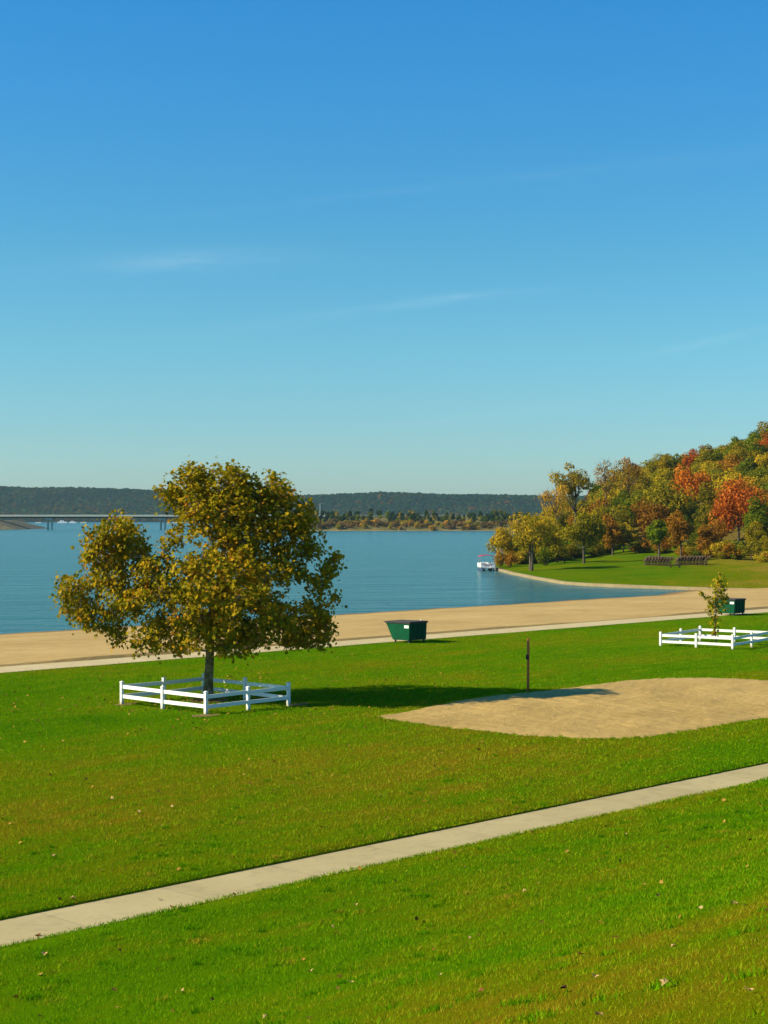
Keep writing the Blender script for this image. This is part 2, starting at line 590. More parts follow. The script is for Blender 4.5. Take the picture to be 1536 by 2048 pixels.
# pavement slab crossing the lawn, a little below the turf
slab = MB()
slab.add([(-120, S0 + 0.01, -0.035), (260, S0 + 0.01, -0.035), (260, S1 - 0.01, -0.035), (-120, S1 - 0.01, -0.035)], [(0, 1, 2, 3)])
o = slab.build('pavement', M['pavement'])
o.rotation_euler = (0, 0, ROT)
tag(o, kind='structure')


# path along the beach, with uneven edges where turf and sand creep over it
def strip(name, lo, hi, z, m_, seed, amp):
    t_ = np.arange(-120, 261, 0.5)
    r_ = np.random.default_rng(seed)
    e0 = lo + amp * fbm(t_, t_ * 0, seed, 9, 3)
    e1 = hi + amp * fbm(t_, t_ * 0, seed + 1, 7, 3)
    V = np.concatenate([np.stack([t_, e0, np.full_like(t_, z)], -1), np.stack([t_, e1, np.full_like(t_, z)], -1)])
    n = len(t_)
    i = np.arange(n - 1)
    return link(name, np_mesh(name, V, np.stack([i, i + 1, i + 1 + n, i + n], -1), m_))


o = strip('beach_path', B0 - 0.05, B1 + 0.15, 0.02, M['beach_path'], 21, 0.05)
o.rotation_euler = (0, 0, ROT)
tag(o, kind='structure')


def beach_z(t, s):
    z = np.interp(s, [B0, B1, B1 + 0.10, 84, 95, 103.5, 112, 135, 200], [-0.05, -0.05, 0.05, -0.18, -0.5, WATER, -1.3, -2.4, -3.0])
    lip = np.clip(0.5 + 0.9 * fbm(t, t * 0, 31, 34, 3), 0, 1) * 0.15
    z = z + np.where(s > B1 + 0.05, lip * np.exp(-np.maximum(s - B1 - 0.1, 0) / 3.0), 0)
    z = z + 0.22 * np.clip((t - 148) / 14, 0, 1) * np.clip((s - 92) / 6, 0, 1)
    wl = fbm(t, s, 8, 22, 3)
    z = z + np.clip((s - 80) / 15, 0, 1) * 0.025 * wl + np.clip((s - 74) / 3, 0, 1) * 0.012 * fbm(t, s, 9, 3.0, 2)
    return z


sa = np.concatenate([[B0, B1, B1 + 0.12], np.arange(73, 112, 0.6), np.arange(112, 200, 6)])
o = link('beach', grid_mesh('beach', np.arange(-120, 261, 1.0), sa, beach_z, M['beach_sand']))
o.rotation_euler = (0, 0, ROT)
tag(o, kind='structure')

# the lake
V = [(-1450, 20, WATER), (1450, 20, WATER), (1450, 3900, WATER), (-1450, 3900, WATER)]
o = link('water', np_mesh('water', V, [(0, 1, 2, 3)], M['water']))
tag(o, kind='structure')

# sand court in the lawn
outline = [(752, 1435), (790, 1426), (830, 1417), (880, 1408), (930, 1400), (985, 1394), (1045, 1388), (1110, 1381), (1170, 1372),
           (1215, 1364), (1265, 1359), (1330, 1356), (1400, 1355), (1480, 1357), (1560, 1363), (1640, 1376), (1690, 1395),
           (1670, 1412), (1600, 1425), (1540, 1433), (1470, 1446), (1400, 1459), (1320, 1470), (1250, 1476), (1180, 1478),
           (1090, 1474), (1000, 1467), (920, 1459), (850, 1451), (795, 1443)]
P = np.array([ts(at(*p)) for p in outline])
n_ = len(P)
k_ = 14
dense = []
for i in range(n_):
    for j in range(k_):
        f = j / k_
        p0, p1, p2, p3 = P[i - 1], P[i], P[(i + 1) % n_], P[(i + 2) % n_]
        dense.append(0.5 * (2 * p1 + (p2 - p0) * f + (2 * p0 - 5 * p1 + 4 * p2 - p3) * f * f + (3 * p1 - p0 - 3 * p2 + p3) * f ** 3))
dense = np.array(dense)
cen = dense.mean(0)
dd = dense - cen
dense = cen + dd * (1 + 0.010 * rng.standard_normal(len(dense)) + 0.008 * fbm(dense[:, 0], dense[:, 1], 41, 1.6, 3))[:, None]
rings = np.concatenate([[0.0], np.linspace(0.0005, 1.0, 41)])
V, Fc = [], []
for r_ in rings[1:]:
    q = cen + (dense - cen) * r_
    edge = 1 - r_
    z = lawn_z(q[:, 0], q[:, 1]) + 0.008 - 0.05 * np.clip(edge / 0.15, 0, 1) * 0 + 0.03 * fbm(q[:, 0], q[:, 1], 43, 2.2, 3) * np.clip(edge / 0.08, 0, 1) + 0.035 * np.clip(edge / 0.05, 0, 1)
    V.append(np.column_stack([q, z]))
nr = len(dense)
V = np.concatenate(V)
for a in range(len(rings) - 2):
    i = np.arange(nr)
    Fc.append(np.stack([a * nr + i, a * nr + (i + 1) % nr, (a + 1) * nr + (i + 1) % nr, (a + 1) * nr + i], -1))
Fc = np.concatenate(Fc)
court_poly = dense.copy()
me = np_mesh('sand_court', V, Fc, M['court_sand'], smooth=True)
o = link('sand_court', me)
o.rotation_euler = (0, 0, ROT)
tag(o, kind='structure')


def in_poly(poly, x, y):
    inside = np.zeros(len(x), dtype=bool)
    j = len(poly) - 1
    for i in range(len(poly)):
        xi, yi = poly[i]
        xj, yj = poly[j]
        c = ((yi > y) != (yj > y)) & (x < (xj - xi) * (y - yi) / (yj - yi + 1e-12) + xi)
        inside ^= c
        j = i
    return inside


# ------------------------------------------------------------------ grass blades on the lawn (nobody could count them)
def make_grass():
    n = 3600000
    t_ = rng.uniform(-30, 135, n)
    s_ = rng.uniform(3, B0 + 0.05, n)
    x, y = xy(t_, s_)
    keep = (y > 8) & (np.abs(x) < 0.27 * y + 1.2)
    thin = fbm(t_, s_, 93, 0.9, 3) + 0.5 * fbm(t_, s_, 94, 4.0, 2)
    keep &= (thin < 0.95) | (rng.uniform(0, 1, n) < 0.3)
    keep &= ~((s_ > S0 + 0.05) & (s_ < S1 - 0.0))
    dist = np.hypot(x, y)
    keep &= rng.uniform(0, 1, n) < np.clip((34 / dist) ** 1.2, 0.06, 1)
    t_, s_, dist = t_[keep], s_[keep], dist[keep]
    ic = in_poly(cen + (court_poly[::7] - cen) * 0.995, t_, s_)
    t_, s_, dist = t_[~ic], s_[~ic], dist[~ic]
    # extra tufts creeping over the edges of pavement and court
    m = 16000
    te = rng.uniform(-15, 60, m)
    se = np.where(rng.uniform(0, 1, m) < 0.75, S0 + 0.015 + 0.05 * rng.standard_normal(m) + 0.05 * fbm(te, te * 0, 95, 2.5, 3), S1 + np.abs(0.03 * rng.standard_normal(m)))
    k = rng.integers(0, len(court_poly), 9000)
    pc = court_poly[k] + 0.05 * rng.standard_normal((9000, 2))
    t_ = np.concatenate([t_, te, pc[:, 0]])
    s_ = np.concatenate([s_, se, pc[:, 1]])
    x, y = xy(t_, s_)
    dist = np.hypot(x, y)
    n = len(t_)
    z = lawn_z(t_, np.where((s_ > S0) & (s_ < S1), S0, s_)) - 0.005
    far = np.clip(dist / 20, 0.8, 2.6)
    hgt = rng.uniform(0.02, 0.06, n) * np.clip(far, 1, 1.25) * np.clip(1.0 + 0.45 * fbm(t_, s_, 91, 1.1, 3), 0.45, 2.0)
    wd = rng.uniform(0.0035, 0.0075, n) * far
    a = rng.uniform(0, 2 * np.pi, n)
    la = rng.uniform(0, 2 * np.pi, n)
    ll = rng.uniform(0.1, 0.9, n) * hgt
    ex, ey = np.cos(a) * wd, np.sin(a) * wd
    V = np.empty((n, 3, 3))
    V[:, 0] = np.stack([t_ - ex, s_ - ey, z], -1)
    V[:, 1] = np.stack([t_ + ex, s_ + ey, z], -1)
    V[:, 2] = np.stack([t_ + np.cos(la) * ll, s_ + np.sin(la) * ll, z + hgt], -1)
    tint_ = np.clip(rng.normal(0.5, 0.26, n), 0, 1)
    tint_ = np.where(rng.uniform(0, 1, n) < 0.05, 1.25, tint_)
    # coarser clumps and weeds in the near bank
    nc = 1100
    tc_, sc_ = rng.uniform(-20, 40, nc), rng.uniform(3, 36, nc)
    x, y = xy(tc_, sc_)
    kc = (y > 8) & (np.abs(x) < 0.27 * y + 1.2) & ~((sc_ > S0 - 0.25) & (sc_ < S1 + 0.2))
    tc_, sc_ = tc_[kc], sc_[kc]
    nc, nb = len(tc_), 70
    rad = np.repeat(rng.uniform(0.04, 0.16, nc), nb)
    ctint = np.repeat(rng.choice([-0.25, -0.05, 0.15, 0.95, 1.2], nc, p=[0.34, 0.28, 0.18, 0.12, 0.08]), nb)
    n2 = nc * nb
    tb = np.repeat(tc_, nb) + rng.standard_normal(n2) * rad
    sb = np.repeat(sc_, nb) + rng.standard_normal(n2) * rad
    okb = ~((sb > S0 - 0.02) & (sb < S1 + 0.02))
    tb, sb, ctint = tb[okb], sb[okb], ctint[okb]
    n2 = len(tb)
    zb = lawn_z(tb, sb) - 0.005
    hb = rng.uniform(0.04, 0.10, n2)
    wb = rng.uniform(0.005, 0.010, n2)
    a2, l2 = rng.uniform(0, 2 * np.pi, n2), rng.uniform(0, 2 * np.pi, n2)
    V2 = np.empty((n2, 3, 3))
    V2[:, 0] = np.stack([tb - np.cos(a2) * wb, sb - np.sin(a2) * wb, zb], -1)
    V2[:, 1] = np.stack([tb + np.cos(a2) * wb, sb + np.sin(a2) * wb, zb], -1)
    V2[:, 2] = np.stack([tb + np.cos(l2) * hb * 0.6, sb + np.sin(l2) * hb * 0.6, zb + hb], -1)
    V = np.concatenate([V, V2])
    tint_ = np.concatenate([tint_, ctint + rng.normal(0, 0.12, n2)])
    n = len(V)
    me_ = np_mesh('grass', V.reshape(-1, 3), np.arange(n * 3).reshape(-1, 3), M['blades'], tint=np.repeat(tint_, 3))
    ob = link('grass', me_)
    ob.rotation_euler = (0, 0, ROT)
    tag(ob, 'short green grass with dry blades covering the lawn', 'grass', kind='stuff')


make_grass()


# ------------------------------------------------------------------ foliage helpers
LEAF_LOBED = np.array([(0, 0, 0), (0.42, 0.10, 0.05), (0.30, 0.36, 0.05), (0.50, 0.60, 0.10), (0.20, 0.66, 0.03), (0, 1.0, -0.06),
                       (-0.20, 0.66, 0.03), (-0.50, 0.60, 0.10), (-0.30, 0.36, 0.05), (-0.42, 0.10, 0.05)])
LEAF_LOBED_F = np.array([(0, 1, 2, 3, 4, 5), (0, 5, 6, 7, 8, 9)])
LEAF_DIA = np.array([(0, 0, 0), (0.42, 0.5, 0.10), (0, 1.0, -0.05), (-0.42, 0.5, 0.10)])
LEAF_DIA_F = np.array([(0, 1, 2, 3)])


def rand_dirs(n, r_):
    d = r_.standard_normal((n, 3))
    return d / np.linalg.norm(d, axis=1, keepdims=True)


def leaf_cloud(pos, nrm, size, r_, tpl=LEAF_DIA, tpf=LEAF_DIA_F, droop=0.0):
    """one leaf (template) per position, its face turned to nrm, random spin"""
    n = len(pos)
    nrm = nrm / (np.linalg.norm(nrm, axis=1, keepdims=True) + 1e-9)
    h = rand_dirs(n, r_)
    h[:, 2] -= droop
    yv = h - nrm * np.sum(h * nrm, 1, keepdims=True)
    yv /= np.linalg.norm(yv, axis=1, keepdims=True) + 1e-9
    xv = np.cross(yv, nrm)
    t_ = tpl[None] * np.asarray(size).reshape(-1, 1, 1)
    V = pos[:, None, :] + t_[..., 0:1] * xv[:, None] + (t_[..., 1:2] - 0.5 * np.asarray(size).reshape(-1, 1, 1)) * yv[:, None] + t_[..., 2:3] * nrm[:, None]
    k = len(tpl)
    Fc = (tpf[None] + (np.arange(n) * k)[:, None, None]).reshape(-1, tpf.shape[1])
    return V.reshape(-1, 3), Fc


def bez(p0, p1, p2, n):
    return [p0 * (1 - f) ** 2 + p1 * 2 * f * (1 - f) + p2 * f * f for f in [i / (n - 1) for i in range(n)]]


# ------------------------------------------------------------------ the big plane tree in the lawn
M['plane_leaves'] = leaf_mat('plane_leaves', [(0.080, 0.105, 0.003), (0.20, 0.195, 0.004), (0.33, 0.262, 0.006), (0.47, 0.305, 0.010), (0.46, 0.185, 0.008)], 0.36, 0.0, 0.0, rough=0.75)
TREE_D = 68.3
tree_base = at(416, 1399, 0.0)
TREE_D = tree_base.y


def px_to_local(px, py, dy_=0.0):
    """photo pixel -> metres from the tree's base in the plane through its trunk"""
    return Vector(((px - CX) / F * TREE_D - tree_base.x, dy_, CAM_Z + (HY - py) / F * TREE_D))


def make_plane_tree():
    r_ = np.random.default_rng(5)
    root = empty('plane_tree', tree_base)
    tag(root, 'broad plane tree with golden olive autumn leaves inside a white rail fence', 'tree')
    lobes = [(382, 950, 34), (408, 950, 32), (450, 965, 45), (500, 962, 36), (540, 972, 36), (570, 985, 30), (350, 992, 30), (338, 985, 18),
             (395, 1000, 48), (455, 1020, 55), (520, 1025, 55), (585, 1025, 42), (615, 1040, 26), (375, 1040, 34), (420, 1068, 36),
             (500, 1078, 52), (565, 1080, 48), (615, 1085, 36), (632, 1100, 22),
             (222, 1062, 32), (190, 1082, 34), (250, 1080, 38), (175, 1110, 26), (225, 1112, 40), (275, 1105, 30), (245, 1048, 18),
             (140, 1178, 28), (128, 1190, 14), (165, 1205, 34), (195, 1170, 36), (235, 1160, 38), (285, 1145, 34), (320, 1120, 22), (340, 1085, 16),
             (150, 1235, 24), (190, 1240, 32), (235, 1215, 38), (225, 1262, 26), (280, 1195, 36), (330, 1170, 42), (290, 1260, 26),
             (292, 1292, 17), (330, 1255, 30), (352, 1288, 14), (370, 1215, 45), (380, 1140, 36), (420, 1120, 34), (430, 1180, 50), (400, 1250, 40), (440, 1262, 34),
             (480, 1130, 48), (490, 1190, 50), (480, 1250, 40), (530, 1150, 45), (540, 1215, 40), (520, 1270, 26), (500, 1288, 14),
             (575, 1130, 34), (570, 1235, 38), (600, 1262, 30), (630, 1235, 34), (650, 1258, 24), (620, 1278, 22), (660, 1225, 18),
             (605, 1150, 26), (640, 1165, 22), (660, 1140, 24), (676, 1118, 14), (655, 1185, 20), (625, 1200, 22), (590, 1290, 10), (460, 1290, 14),
             (655, 1282, 12)]
    mb = MB()
    trunk = [Vector((0.02, 0, -0.25)), Vector((0.0, 0, 0.05)), Vector((0.02, 0.02, 0.8)), px_to_local(420, 1310), px_to_local(420, 1250, 0.1), px_to_local(432, 1190, 0.0),
             px_to_local(445, 1120, -0.05), px_to_local(452, 1060, 0.05), px_to_local(462, 1000, 0.0), px_to_local(450, 955, 0)]
    mb.tube(trunk, [0.32, 0.26, 0.20, 0.185, 0.17, 0.135, 0.105, 0.075, 0.045, 0.02], 14)
    tz = np.array([p.z for p in trunk])

    def on_trunk(z):
        z = min(max(z, 1.9), 8.6)
        i = max(1, int(np.searchsorted(tz, z)))
        i = min(i, len(trunk) - 1)
        f = (z - tz[i - 1]) / (tz[i] - tz[i - 1])
        return trunk[i - 1].lerp(trunk[i], f)

    pos, nrm, tn = [], [], []
    axis_x = px_to_local(430, 1100).x
    lob = []
    for (px, py, rp) in lobes:
        base = px_to_local(px, py)
        rad = 0.91 * rp / F * TREE_D
        base.x = axis_x + 0.965 * (base.x - axis_x)
        base.z *= 0.993
        off = abs(base.x - axis_x)
        Rm = 4.9 * (1 - max(0, (base.z - 4.5) / 6.6)) if base.z > 4.5 else 4.9 * (0.55 + 0.45 * base.z / 4.5)
        ymax = math.sqrt(max(0.15, max(Rm, off + 0.3) ** 2 - off ** 2)) * 0.8
        nd = min(1 + int(round(ymax / 0.95)), 5)
        for q in range(nd):
            yy = (-ymax + 2 * ymax * (q + 0.5) / nd + r_.uniform(-0.3, 0.3)) if nd > 1 else r_.uniform(-0.4, 0.4)
            c = base + Vector((r_.uniform(-0.25, 0.25) * (nd > 1), yy, r_.uniform(-0.2, 0.2) * (nd > 1)))
            c.z = max(c.z, 2.3)
            lob.append((math.hypot(c.x - axis_x, c.y), c, rad, nd))
    lob.sort(key=lambda e_: e_[0])
    gaps = []
    for (px, py, rx_, rz_) in [(570, 1168, 40, 14), (610, 1186, 26, 17), (425, 1092, 24, 10), (350, 1222, 26, 20), (262, 1172, 16, 12), (640, 1212, 22, 14), (318, 1108, 16, 26), (500, 1232, 12, 14)]:
        g_ = px_to_local(px, py)
        gaps.append((g_.x, g_.z, rx_ / F * TREE_D, rz_ / F * TREE_D))
    # wood the next limb can spring from: point, thickness there
    wood = [(on_trunk(z), 0.13 - 0.011 * z) for z in np.linspace(2.0, 8.4, 24)]
    for hd, c, rad, nd in lob:
        best, bs = None, 1e9
        for (q, qr) in wood:
            dd_ = c - q
            L = dd_.length
            if L < 0.25: continue
            cost = L + 1.1 * max(0.0, q.z + 0.25 * L - c.z) + 0.6 * max(0.0, math.hypot(q.x - axis_x, q.y) - hd)
            if cost < bs: bs, best = cost, (q, qr)
        st, sr = best
        L = (c - st).length
        mid = st.lerp(c, 0.5) + Vector((r_.uniform(-0.12, 0.12), r_.uniform(-0.12, 0.12), r_.uniform(-0.14, 0.06))) * min(L, 2.0)
        r0 = min(sr * 0.75, 0.022 + 0.016 * L)
        r0 = max(r0, 0.016)
        cur = bez(st, mid, c, 7)
        rr_ = [r0 * (1 - 0.11 * k) for k in range(7)]
        mb.tube(cur, rr_, 5, cap=False)
        wood += [(p_, q_) for p_, q_ in zip(cur[2:], rr_[2:])]
        ncl = max(4, int(13.5 * (rad / 0.8) ** 2 * 2.0 / (0.55 + 0.45 * nd)))
        for _ in range(ncl):
            d = Vector(rand_dirs(1, r_)[0])
            cc = c + d * rad * (r_.uniform(0.2, 1.0) ** 0.5) * 0.95
            if any(((cc.x - gx_) / rx_) ** 2 + ((cc.z - gz_) / rz_) ** 2 < 1 for gx_, gz_, rx_, rz_ in gaps) and r_.uniform() < 0.66:
                continue
            if r_.uniform() < 0.6:
                mb.tube(bez(c, c.lerp(cc, 0.5) + Vector((0, 0, -0.05)), cc, 4), [0.010, 0.008, 0.007, 0.004], 3, cap=False)
            nl = r_.integers(14, 24)
            cr = r_.uniform(0.22, 0.36)
            pp = np.array(cc) + r_.standard_normal((nl, 3)) * cr * np.array([0.62, 0.62, 0.55])
            out = (np.array(cc) - np.array([axis_x, 0, 4.2]))
            out /= np.linalg.norm(out) + 1e-6
            nn = out * 0.55 + np.array([-0.05, 0, 0.35]) + r_.standard_normal((nl, 3)) * 0.62
            ct = r_.normal(0.50, 0.13)
            pos.append(pp)
            nrm.append(nn)
            tn.append(np.clip(ct + r_.normal(0, 0.17, nl), 0, 1))
    pos = np.concatenate(pos)
    nrm = np.concatenate(nrm)
    tn = np.concatenate(tn)
    size = r_.uniform(0.115, 0.22, len(pos))
    V, Fc = leaf_cloud(pos, nrm, size, r_, LEAF_LOBED, LEAF_LOBED_F, droop=0.8)
    print('plane tree leaves', len(pos))
    me_ = np_mesh('crown', V, Fc, M['plane_leaves'], tint=np.repeat(tn, len(LEAF_LOBED)))
    link('crown', me_, root)
    mb.build('trunk', M['bark_plane'], root, smooth=True)


def plane_bark():
    m_, t, out = mat('plane_bark')
    c = t.n('ShaderNodeTexCoord').outputs['Object']
    n1 = t.noise(t.scale(c, (1, 1, 0.5)), 5.0, 5, 0.6)
    n2 = t.noise(t.scale(c, (1, 1, 0.35)), 22, 4, 0.6)
    col = t.ramp(n1, [(0.36, (0.10, 0.075, 0.03)), (0.5, (0.19, 0.15, 0.07)), (0.56, (0.34, 0.28, 0.15)), (0.66, (0.20, 0.165, 0.08))])
    col = t.mix(t.remap(n2, 0.35, 0.6, 0.5, 0), col, (0.03, 0.024, 0.015))
    principled(t, out, col, 0.9, 0, bump(t, n2, 0.7, 0.02), 0.2)
    return m_


M['bark_plane'] = plane_bark()
make_plane_tree()

# bare earth at the foot of the tree and of the front fence post: worn patches
# ------------------------------------------------------------------ white rail fences round the two trees


def make_fence(A, B_, C_, hgt, label):
    """A left corner, B_ front corner, C_ right corner (world xy); four sides, two panels each"""
    A, B_, C_ = (Vector((p[0], p[1], 0)) for p in (A, B_, C_))
    D_ = A + C_ - B_
    cen_ = (A + C_) / 2
    root = empty('rail_fence', cen_)
    tag(root, label, 'fence')
    A, B_, C_, D_ = (p - cen_ for p in (A, B_, C_, D_))
    corners = [A, B_, C_, D_]
    for i in range(4):
        p, q = corners[i], corners[(i + 1) % 4]
        d = (q - p)
        L = d.length
        d.normalize()
        ang = math.atan2(d.y, d.x)
        rot = Matrix.Rotation(ang, 3, 'Z')
        for f in (0.0, 0.5):
            c = p.lerp(q, f)
            mb = MB()
            h = hgt * rnd.uniform(0.97, 1.03)
            mb.box(c + Vector((0, 0, h / 2 - 0.1)), (0.127, 0.127, h + 0.2), rot)
            po = mb.build('post', M['white_vinyl'], root, bev=0.008)
            cb = MB()
            z0 = h
            vs = [rot @ Vector((sx * 0.075, sy * 0.075, 0)) + c for sx, sy in ((-1, -1), (1, -1), (1, 1), (-1, 1))]
            lo = [v_ + Vector((0, 0, z0 + 0.001)) for v_ in vs]
            hi = [v_ + Vector((0, 0, z0 + 0.03)) for v_ in vs]
            cb.add(lo + hi + [c + Vector((0, 0, z0 + 0.075))],
                   [(3, 2, 1, 0), (0, 1, 5, 4), (1, 2, 6, 5), (2, 3, 7, 6), (3, 0, 4, 7), (4, 5, 8), (5, 6, 8), (6, 7, 8), (7, 4, 8)])
            cb.build('post_cap', M['white_vinyl'], po, bev=0.004)
        for z in (0.36 * hgt, 0.80 * hgt):
            for f in (0.0, 0.5):
                a_ = p.lerp(q, f) + d * 0.06
                b_ = p.lerp(q, f + 0.5) - d * 0.06
                mb = MB()
                sag = rnd.uniform(-0.012, 0.012)
                mb.beam(a_ + Vector((0, 0, z + sag)), b_ + Vector((0, 0, z - sag)), 0.042, 0.15)
                mb.build('rail', M['white_vinyl'], root, bev=0.006)
    return root


Lc, Fc_, Rc = at(244, 1408), at(412, 1430), at(577, 1411)
make_fence(Lc, Fc_, Rc, 0.90, 'low white two rail square fence around the big plane tree')
A2, C2 = at(1321, 1293), at(1465, 1300)
dAC = Vector((C2.x - A2.x, C2.y - A2.y, 0))
perp = Vector((-dAC.y, dAC.x, 0)).normalized()
E2 = at(1539, 1287)
make_fence(A2, C2, E2, 0.84, 'low white two rail fence around the slender sapling')

# worn earth under the front corner of the first fence
M['earth'] = sand_mat('worn_earth', (0.13, 0.09, 0.035), (0.24, 0.165, 0.07), 3.0, 0.6)


def blot(px, py, rx, ry, seed):
    c = ts(at(px, py))
    a_ = np.linspace(0, 2 * np.pi, 60, endpoint=False)
    rr = 1 + 0.25 * fbm(np.cos(a_) * 3, np.sin(a_) * 3, seed, 4, 3)
    V = [(c[0], c[1], float(lawn_z(c[0], c[1])) + 0.014)]
    for k in range(60):
        t_, s_ = c[0] + math.cos(a_[k]) * rx * rr[k], c[1] + math.sin(a_[k]) * ry * rr[k]
        V.append((t_, s_, float(lawn_z(t_, s_)) + 0.012))
    Fq = [(0, k + 1, (k + 1) % 60 + 1) for k in range(60)]
    ob = link('bare_earth', np_mesh('bare_earth', V, Fq, M['earth']))
    ob.rotation_euler = (0, 0, ROT)
    tag(ob, kind='structure')


blot(410, 1433, 0.65, 0.45, 1)
blot(250, 1408, 0.5, 0.3, 2)
blot(598, 1408, 0.55, 0.3, 3)
blot(416, 1399, 0.9, 0.8, 4)

# ------------------------------------------------------------------ sapling in the second fence
M['sapling_leaves'] = leaf_mat('sapling_leaves', [(0.11, 0.14, 0.004), (0.25, 0.24, 0.006), (0.42, 0.34, 0.012), (0.45, 0.25, 0.02)], 0.35, 0.0, 0.0)


def make_sapling():
    r_ = np.random.default_rng(8)
    cx = (A2.x + E2.x) / 2
    cy = (A2.y + E2.y) / 2
    D = 98.0
    p0 = at(1432, 1290)
    D = p0.y
    root = empty('sapling', p0)
    tag(root, 'slender young tree with yellow green leaves inside the right hand white fence', 'tree')

    def loc(px, py):
        return Vector(((px - CX) / F * D - p0.x, 0, CAM_Z + (HY - py) / F * D))
    mb = MB()
    stem = [Vector((0, 0, -0.1)), loc(1430, 1262), loc(1432, 1220), loc(1430, 1185), loc(1438, 1150)]
    mb.tube(stem, [0.045, 0.04, 0.032, 0.02, 0.008], 6)
    pos, nrm, tn = [], [], []
    for (px, py, rp, k) in [(1438, 1158, 9, 26), (1440, 1170, 11, 30), (1432, 1182, 11, 26), (1444, 1180, 8, 18), (1436, 1196, 13, 34),
                            (1424, 1204, 11, 26), (1447, 1196, 8, 18), (1440, 1212, 13, 30), (1422, 1214, 9, 18), (1428, 1226, 10, 20),
                            (1452, 1197, 6, 10), (1405, 1190, 5, 7), (1401, 1184, 4, 5), (1413, 1197, 4, 5), (1430, 1240, 9, 14), (1430, 1252, 8, 14), (1432, 1265, 6, 9), (1426, 1267, 4, 5)]:
        c = loc(px, py)
        rad = rp / F * D
        st = Vector((loc(1431, py + 12)))
        mb.tube(bez(st, st.lerp(c, 0.5) + Vector((0, 0, -0.05)), c, 4), [0.014, 0.011, 0.008, 0.005], 4, cap=False)
        pp = np.array(c) + r_.standard_normal((int(k * 1.7), 3)) * rad * 0.6
        pos.append(pp)
        nrm.append(r_.standard_normal((len(pp), 3)) + np.array([-0.2, -0.3, 0.7]))
        tn.append(np.clip(r_.normal(0.5, 0.25, len(pp)), 0, 1))
    pos, nrm, tn = map(np.concatenate, (pos, nrm, tn))
    V, Fc = leaf_cloud(pos, nrm, r_.uniform(0.12, 0.22, len(pos)), r_, LEAF_LOBED, LEAF_LOBED_F, 0.6)
    link('crown', np_mesh('crown', V, Fc, M['sapling_leaves'], tint=np.repeat(tn, 10)), root)
    mb.build('trunk', M['grey_bark'], root, smooth=True)


make_sapling()


# ------------------------------------------------------------------ dumpsters
def make_dumpster(px, py, label, rz):
    p = at(px, py)
    root = empty('dumpster', (p.x, p.y, 0), rz)
    tag(root, label, 'dumpster', 'green dumpsters beside the beach path')
    # local x: along the trapezoid side (short bottom, front slanting out), y: width
    W = 1.62
    z0, z1 = 0.17, 1.20
    b = MB()
    prof = [(-0.62, z0), (0.70, z0), (0.76, z1), (-1.20, z1), (-1.14, z1 - 0.10)]
    b.prism(prof, -W / 2, W / 2)
    body = b.build('body', M['dumpster_green'], root, bev=0.012)
    for y in (-0.42, 0.0, 0.42):
        rb = MB()
        rb.beam((0.715, y, z0 + 0.04), (0.772, y, z1 - 0.06), 0.07, 0.035, Vector((1, 0, 0)))
        rb.build('rib', M['dumpster_green'], body, bev=0.004)
    rim = MB()
    rim.box((-0.22, -W / 2 - 0.0, z1 + 0.012), (2.02, 0.08, 0.05))
    rim.box((-0.22, W / 2 + 0.0, z1 + 0.012), (2.02, 0.08, 0.05))
    rim.box((0.77, 0, z1 + 0.013), (0.07, W - 0.09, 0.05))
    rim.box((-1.21, 0, z1 + 0.013), (0.07, W - 0.09, 0.05))
    rim.build('rim', M['black_plastic'], root, bev=0.006)
    for sy in (-1, 1):
        l = MB()
        yc = sy * W / 4
        lo_, hi_ = (yc - W / 4 - 0.05, yc + W / 4 - 0.01) if sy < 0 else (yc - W / 4 + 0.01, yc + W / 4 + 0.05)
        l.add([(-1.34, lo_, z1 + 0.035), (-1.34, hi_, z1 + 0.035), (0.84, hi_, z1 + 0.045), (0.84, lo_, z1 + 0.045),
               (-1.34, lo_, z1 + 0.085), (-1.34, hi_, z1 + 0.085), (0.84, hi_, z1 + 0.105), (0.84, lo_, z1 + 0.105)],
              [(3, 2, 1, 0), (4, 5, 6, 7), (0, 1, 5, 4), (1, 2, 6, 5), (2, 3, 7, 6), (3, 0, 4, 7)])
        for k in range(3):
            l.beam((-1.2, yc - 0.24 + 0.24 * k, z1 + 0.095), (0.74, yc - 0.24 + 0.24 * k, z1 + 0.112), 0.05, 0.03)
        l.build('lid', M['black_plastic'], root, bev=0.006)
    for sx in (-0.50, 0.60):
        for sy in (-1, 1):
            f = MB()
            f.box((sx, sy * (W / 2 - 0.12), 0.085), (0.09, 0.09, 0.17))
            f.box((sx, sy * (W / 2 - 0.12), 0.014), (0.16, 0.14, 0.025))
            f.build('leg', M['dark_steel'], root, bev=0.006)
    s_ = MB()
    s_.box((0.50, -W / 2 - 0.006, 1.0), (0.36, 0.008, 0.17))
    s_.build('notice', M['paper_white'], root)
    return root


DR = -R(42)
d1 = make_dumpster(818, 1284, 'green slant fronted dumpster with black lid beside the sand, in full view', DR)
d2 = make_dumpster(1463, 1230, 'green dumpster with black lid partly hidden behind the sapling', DR)

# slim marker post on the beach behind the first dumpster
p = at(842, 1256, -0.25)
root = empty('marker_post', p)
tag(root, 'thin dark post with white tip standing on the beach behind the first dumpster', 'post')
mb = MB(); mb.tube([(0, 0, -0.3), (0, 0, 0.52)], 0.028, 8); mb.build('pole', M['dark_steel'], root)
mb = MB(); mb.tube([(0, 0, 0.52), (0, 0, 0.64)], 0.05, 10); mb.build('tip', M['paper_white'], root, bev=0.01)

